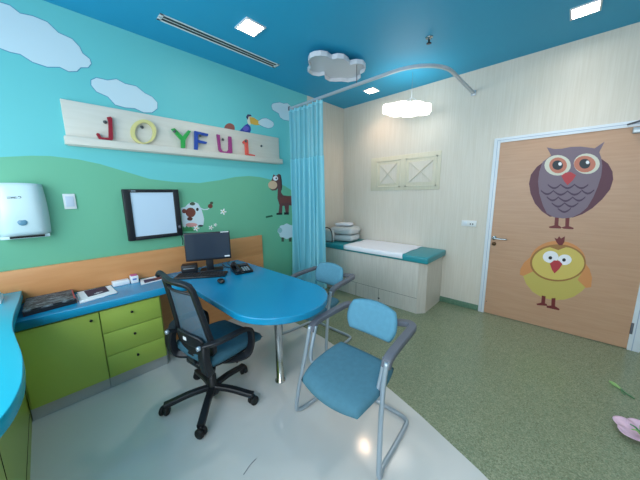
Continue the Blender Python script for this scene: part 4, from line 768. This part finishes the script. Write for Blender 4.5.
# ------------------------------------------------------------------ visitor chairs (facing +x in their own frame)
def visitor_chair(label, loc, rz):
    t = thing('visitor_chair', label, 'chair', loc, rz, 'blue visitor chairs with silver frames')
    b = MB()
    def f(u, v):
        w = .236 if u < 0 else .236-.010*u*u
        return (.130+u*.242, v*w+.030+.10*(.13+u*.242), .432+.012*(v*v)-.030*max(0, u)**3+.006*max(0, -u)**2), (0, 0, 1)
    b.pad(f, .068, M_fabric, 24, .42, 7); b.build('seat', t)
    b = MB()
    b.pad(lambda u, v: ((.13+u*.20, v*.20+.030+.10*(.13+u*.20), .398), (0, 0, 1)), .014, M_black, 12, .6, 10, .002); b.build('seat_shell', t)
    b = MB()
    def f(u, v):   # u lateral, v up
        z = .657+v*.112+.0*u
        wl = .196*(1-.08*max(0, -v)**2)
        return (-.205+.030*u*u*1.0-.035*v-.0, u*wl, z-.012*u*u), (1, 0, .25)
    b.pad(f, .052, M_fabric_b, 22, .55, 6); b.build('backrest', t)
    b = MB()
    b.pad(lambda u, v: ((-.232+.030*u*u-.035*v, u*.155, .655+v*.095), (1, 0, .25)), .012, M_black, 14, .7, 8, .003); b.build('back_shell', t)
    for s in (1, -1):
        b = MB()
        # outer tube: arm front -> floor -> along the floor to the back
        b.tube([(.116,s*.291,.620),(.142,s*.290,.52),(.178,s*.300,.36),(.216,s*.318,.16),(.230,s*.326,.045),(.216,s*.326,.016),(.16,s*.310,.0125),(0,s*.300,.0125),(-.15,s*.288,.0125),(-.205,s*.275,.0125),(-.225,s*.23,.0125),(-.225,s*.12,.0125),(-.225,0,.0125)], .0140, M_silver, 10, 5)
        b.build('leg_frame', t)
        b = MB()
        b.tube([(.090,s*.262,.620),(.112,s*.262,.55),(.142,s*.258,.46),(.150,s*.250,.400),(.140,s*.225,.384),(.12,s*.17,.380),(.10,0,.380)], .0125, M_silver, 10, 5)
        b.build('seat_support', t)
        b = MB()
        b.tube([(.112,s*.282,.580),(.094,s*.284,.618),(.045,s*.284,.637),(-.06,s*.278,.648),(-.17,s*.272,.655),(-.245,s*.264,.660),(-.275,s*.238,.662),(-.268,s*.200,.662),(-.240,s*.155,.662)], 0, M_arm, res=5, rect=(.026,.017))
        b.build('armrest', t)
    return t
v1 = visitor_chair('blue visitor chair with armrests in front, nearest the viewer', (1.262, .900, 0), PI)
v2 = copy_tree(v1); v2.rotation_euler = (0, 0, PI); v2['label'] = 'blue visitor chair behind the rounded end of the desk'; v2.location = (1.835, 1.79, 0)
# ------------------------------------------------------------------ task chair (facing +x in its own frame)
t = thing('task_chair', 'black office swivel chair with mesh back and blue seat', 'chair', (.695, 1.78, 0), math.radians(10))
b = MB()
b.lathe([(0,.055),(.045,.055),(.05,.075),(.045,.11),(.032,.125),(.030,.20),(.022,.205),(.022,.35),(0,.35)], M_black, 20); b.build('gas_column', t)
for k in range(5):
    a = math.radians([150, 222, 294, 6, 78][k]); c, s_ = math.cos(a), math.sin(a)
    b = MB()
    b.tube([(c*.03,s_*.03,.105),(c*.15,s_*.15,.100),(c*.27,s_*.27,.078),(c*.315,s_*.315,.072)], 0, M_black, res=5, rect=(.023,.017)); b.build('base_leg', t)
    b = MB()
    Mx = Matrix.Translation((c*.315, s_*.315, .0325)) @ Matrix.Rotation(a+1.1, 4, 'Z') @ Matrix.Rotation(PI/2, 4, 'X')
    for dz in (-.016, .016): b.lathe([(0,dz-.010),(.028,dz-.011),(.032,dz-.006),(.032,dz+.006),(.028,dz+.011),(0,dz+.010)], M_rubber, 18, Mx)
    b.lathe([(0,-.006),(.020,-.006),(.020,.006),(0,.006)], M_black, 14, Mx)
    b.tube([(c*.315,s_*.315,.03),(c*.315,s_*.315,.075)], .008, M_black, 8)
    b.build('caster', t)
b = MB(); b.box(-.13,.12,-.085,.085,.345,.383,M_black,.012); b.build('tilt_mechanism', t)
b = MB(); b.tube([(.05,-.08,.365),(.05,-.20,.360),(.055,-.24,.356)], .006, M_black, 8); b.build('height_lever', t)
b = MB()
def f(u, v): return (.095+u*.240, v*.245, .430+.012*v*v-.028*max(0, u)**3), (0, 0, 1)
b.pad(f, .080, M_fabric_s, 24, .30, 7); b.build('seat', t)
b = MB(); b.pad(lambda u, v: ((.09+u*.21, v*.21, .388), (0, 0, 1)), .014, M_black, 12, .5, 10, .004); b.build('seat_shell', t)
# back: reclined frame
def bk(u, h):      # u lateral (-1..1), h 0..1 up the back
    z = .508+.462*h; x = -.118-.066*h-.02*h*h+.030*u*u; w = .195-.050*h; return Vector((x, u*w, z))
loop = [bk(-1,h) for h in (0,.25,.5,.75,.93)]+[bk(-.80,1.0), bk(-.4,1.015), bk(0,1.02), bk(.4,1.015), bk(.80,1.0)]+[bk(1,h) for h in (.93,.75,.5,.25,0)]+[bk(.6,-.06), bk(0,-.09), bk(-.6,-.06)]
b = MB(); b.tube(loop, 0, M_black, rect=(.021,.015), res=4, closed=True); b.tube([bk(-1.0,.98), bk(0,1.03), bk(1.0,1.03), bk(1.45,1.04)+Vector((-.03,0,.006)), bk(1.62,1.02)+Vector((-.05,0,-.008))], .017, M_black, 8)
b.tube([bk(-.97,.86), bk(0,.88), bk(.97,.86)], .009, M_black, 8)
b.build('back_frame', t)
b = MB(); N = 14; rows = []
for i in range(N+1):
    rows.append([b.bm.verts.new(bk(-.95+1.9*j/N, .0+.86*i/N)+Vector((.004,0,0))) for j in range(N+1)])
b._fin([b.bm.faces.new((rows[i][j], rows[i][j+1], rows[i+1][j+1], rows[i+1][j])) for i in range(N) for j in range(N)], M_net, True)
o = b.build('mesh_panel', t)
b = MB(); b.pad(lambda u, v: (bk(u*.86, .12+v*.11)-Vector((.020,0,0)), (1,0,.2)), .022, M_black, 14, .8, 6); lum = b.build('lumbar_support', t)
b = MB(); q = bk(.05,.13)-Vector((.033,0,0)); b.box(q.x-.001,q.x+.001,q.y-.018,q.y+.018,q.z-.012,q.z+.012,M_paper); b.build('white_label', t)
b = MB(); b.tube([bk(0,-.09), Vector((-.13,0,.42)), Vector((-.11,0,.372)), Vector((-.05,0,.364))], 0, M_black, rect=(.038,.012), res=5); b.build('back_spine', t)
for s in (1, -1):
    b = MB()
    b.tube([(-.150,s*.190,.568),(-.10,s*.245,.586),(-.02,s*.265,.592),(.08,s*.266,.590),(.146,s*.266,.574),(.164,s*.266,.53),(.160,s*.266,.45),(.130,s*.25,.382),(.06,s*.20,.368),(.0,s*.12,.366)], 0, M_black, rect=(.026,.012), res=5)
    b.tube([(-.150,s*.190,.57),(-.160,s*.200,.51),(-.155,s*.202,.44),(-.13,s*.185,.38),(-.06,s*.10,.364)], 0, M_black, rect=(.034,.026), res=5)
    a = b.build('armrest', t)
    b = MB(); b.lathe([(0,0),(.013,0),(.015,.008),(.013,.022),(0,.024)], M_silver, 14, Matrix.Translation((-.172, s*.188, .570)) @ Matrix.Rotation(-PI/2,4,'Y')); b.build('adjustment_knob', a)
# ------------------------------------------------------------------ things on the floor
FX, FY = 2.34, -.475
t = thing('pink_flower', 'pink flower head with green centre lying on the green floor', 'flower', (2.36, -.455, 0))
pp = mat('pink_petal', (236,198,220), .55, var=.12, vscale=20)
for k in range(5):
    a = math.radians([138, 208, 66, 282, 352][k])
    b = MB()
    def f(u, v):
        r = .064+u*.060; w = .064*(1-.25*u*u)
        x, y = r, v*w; return (FX+x*math.cos(a)-y*math.sin(a), FY+x*math.sin(a)+y*math.cos(a), .006+.016*(u+1)+.012*v*v+.003*(k%2)), (0,0,1)
    b.pad(f, .003, pp, 10, .95, 4, .0006); part(b, 'petal', t)
gl = mat('flower_leaf', (60,128,78), .5); gs = mat('flower_bud', (150,190,120), .5)
b = MB()
for k in range(6):
    a = k*1.05; b.tube([(FX,FY,.022),(FX+.025*math.cos(a),FY+.025*math.sin(a),.044),(FX+.05*math.cos(a),FY+.05*math.sin(a),.046)], lambda s: .007*(1-.6*s), gl if k % 2 else gs, 6)
part(b, 'flower_centre', t)
t = thing('flower_bud', 'small green flower bud with stem lying on the green floor', 'flower bud', (2.85, -.43, 0))
b = MB(); b.tube([(2.90,-.385,.012),(2.875,-.41,.013),(2.84,-.44,.012)], lambda s: .004+.009*math.sin(PI*min(1,s*.9+.05)), gs, 8); part(b, 'bud', t)
b = MB(); b.tube([(2.845,-.437,.012),(2.81,-.46,.008),(2.77,-.50,.006)], .004, gl, 6); b.tube([(2.83,-.445,.010),(2.80,-.44,.014),(2.775,-.455,.006)], .003, gl, 6); part(b, 'stem', t)
b = MB(); b.tube([(.560,1.128,.0032),(.608,1.145,.0032),(.655,1.152,.0032)], .0016, M_stick, 6); tag(reorigin(b.build('thin_black_stick')), 'thin dark stick lying alone on the white floor', 'stick')
# ------------------------------------------------------------------ light
def area(name, loc, rot, sx, sy, power, col):
    l = bpy.data.lights.new(name, 'AREA'); l.shape = 'RECTANGLE'; l.size = sx; l.size_y = sy; l.energy = power; l.color = col
    o = bpy.data.objects.new(name, l); COL.objects.link(o); o.location = loc; o.rotation_euler = rot; return o
area('daylight', (XL-.14, (WY0+WY1)/2, (WZ0+WZ1)/2), (0, -PI/2, 0), WZ1-WZ0, WY1-WY0, 62, (.86,.95,1.0))
def spot(x, y, p, col):
    l = bpy.data.lights.new('downlight_beam', 'SPOT'); l.energy = p; l.color = col; l.spot_size = math.radians(125); l.spot_blend = .8; l.shadow_soft_size = .07
    o = bpy.data.objects.new('downlight_beam', l); COL.objects.link(o); o.location = (x, y, ZC-.02)
spot(3.32, 2.14, 16, (1,.66,.44))
spot(1.41, 2.11, 12, (1,.97,.92)); spot(3.12, .07, 14, (1,.93,.86)); spot(1.30, -.30, 14, (1,.97,.92))  # last beam belongs to the added unseen downlight
w = bpy.data.worlds.new('World'); SC.world = w; w.use_nodes = True
w.node_tree.nodes['Background'].inputs[0].default_value = (.75,.88,1,1); w.node_tree.nodes['Background'].inputs[1].default_value = 1.0
# ------------------------------------------------------------------ camera
cam = bpy.data.cameras.new('camera'); co = bpy.data.objects.new('camera', cam); COL.objects.link(co); SC.camera = co
cam.sensor_width = 36; cam.sensor_fit = 'HORIZONTAL'; cam.lens = 261.33/640*36; cam.clip_start = .02
yaw, pitch, roll = 8.11975103e-01, 1.73330558e-01, 1.36258538e-02
fwd = Vector((math.sin(yaw)*math.cos(pitch), math.cos(yaw)*math.cos(pitch), -math.sin(pitch)))
right = Vector((math.cos(yaw), -math.sin(yaw), 0)); down = fwd.cross(right)
r2 = right*math.cos(roll)+down*math.sin(roll); d2 = -right*math.sin(roll)+down*math.cos(roll)
R = Matrix((r2, -d2, -fwd)).transposed()
co.matrix_world = Matrix.Translation((0, 0, 1.5)) @ R.to_4x4()
SC.view_settings.view_transform = 'Standard'; SC.view_settings.look = 'None'; SC.view_settings.gamma = 1; SC.view_settings.use_curve_mapping = False
SC.view_settings.exposure = 0.62
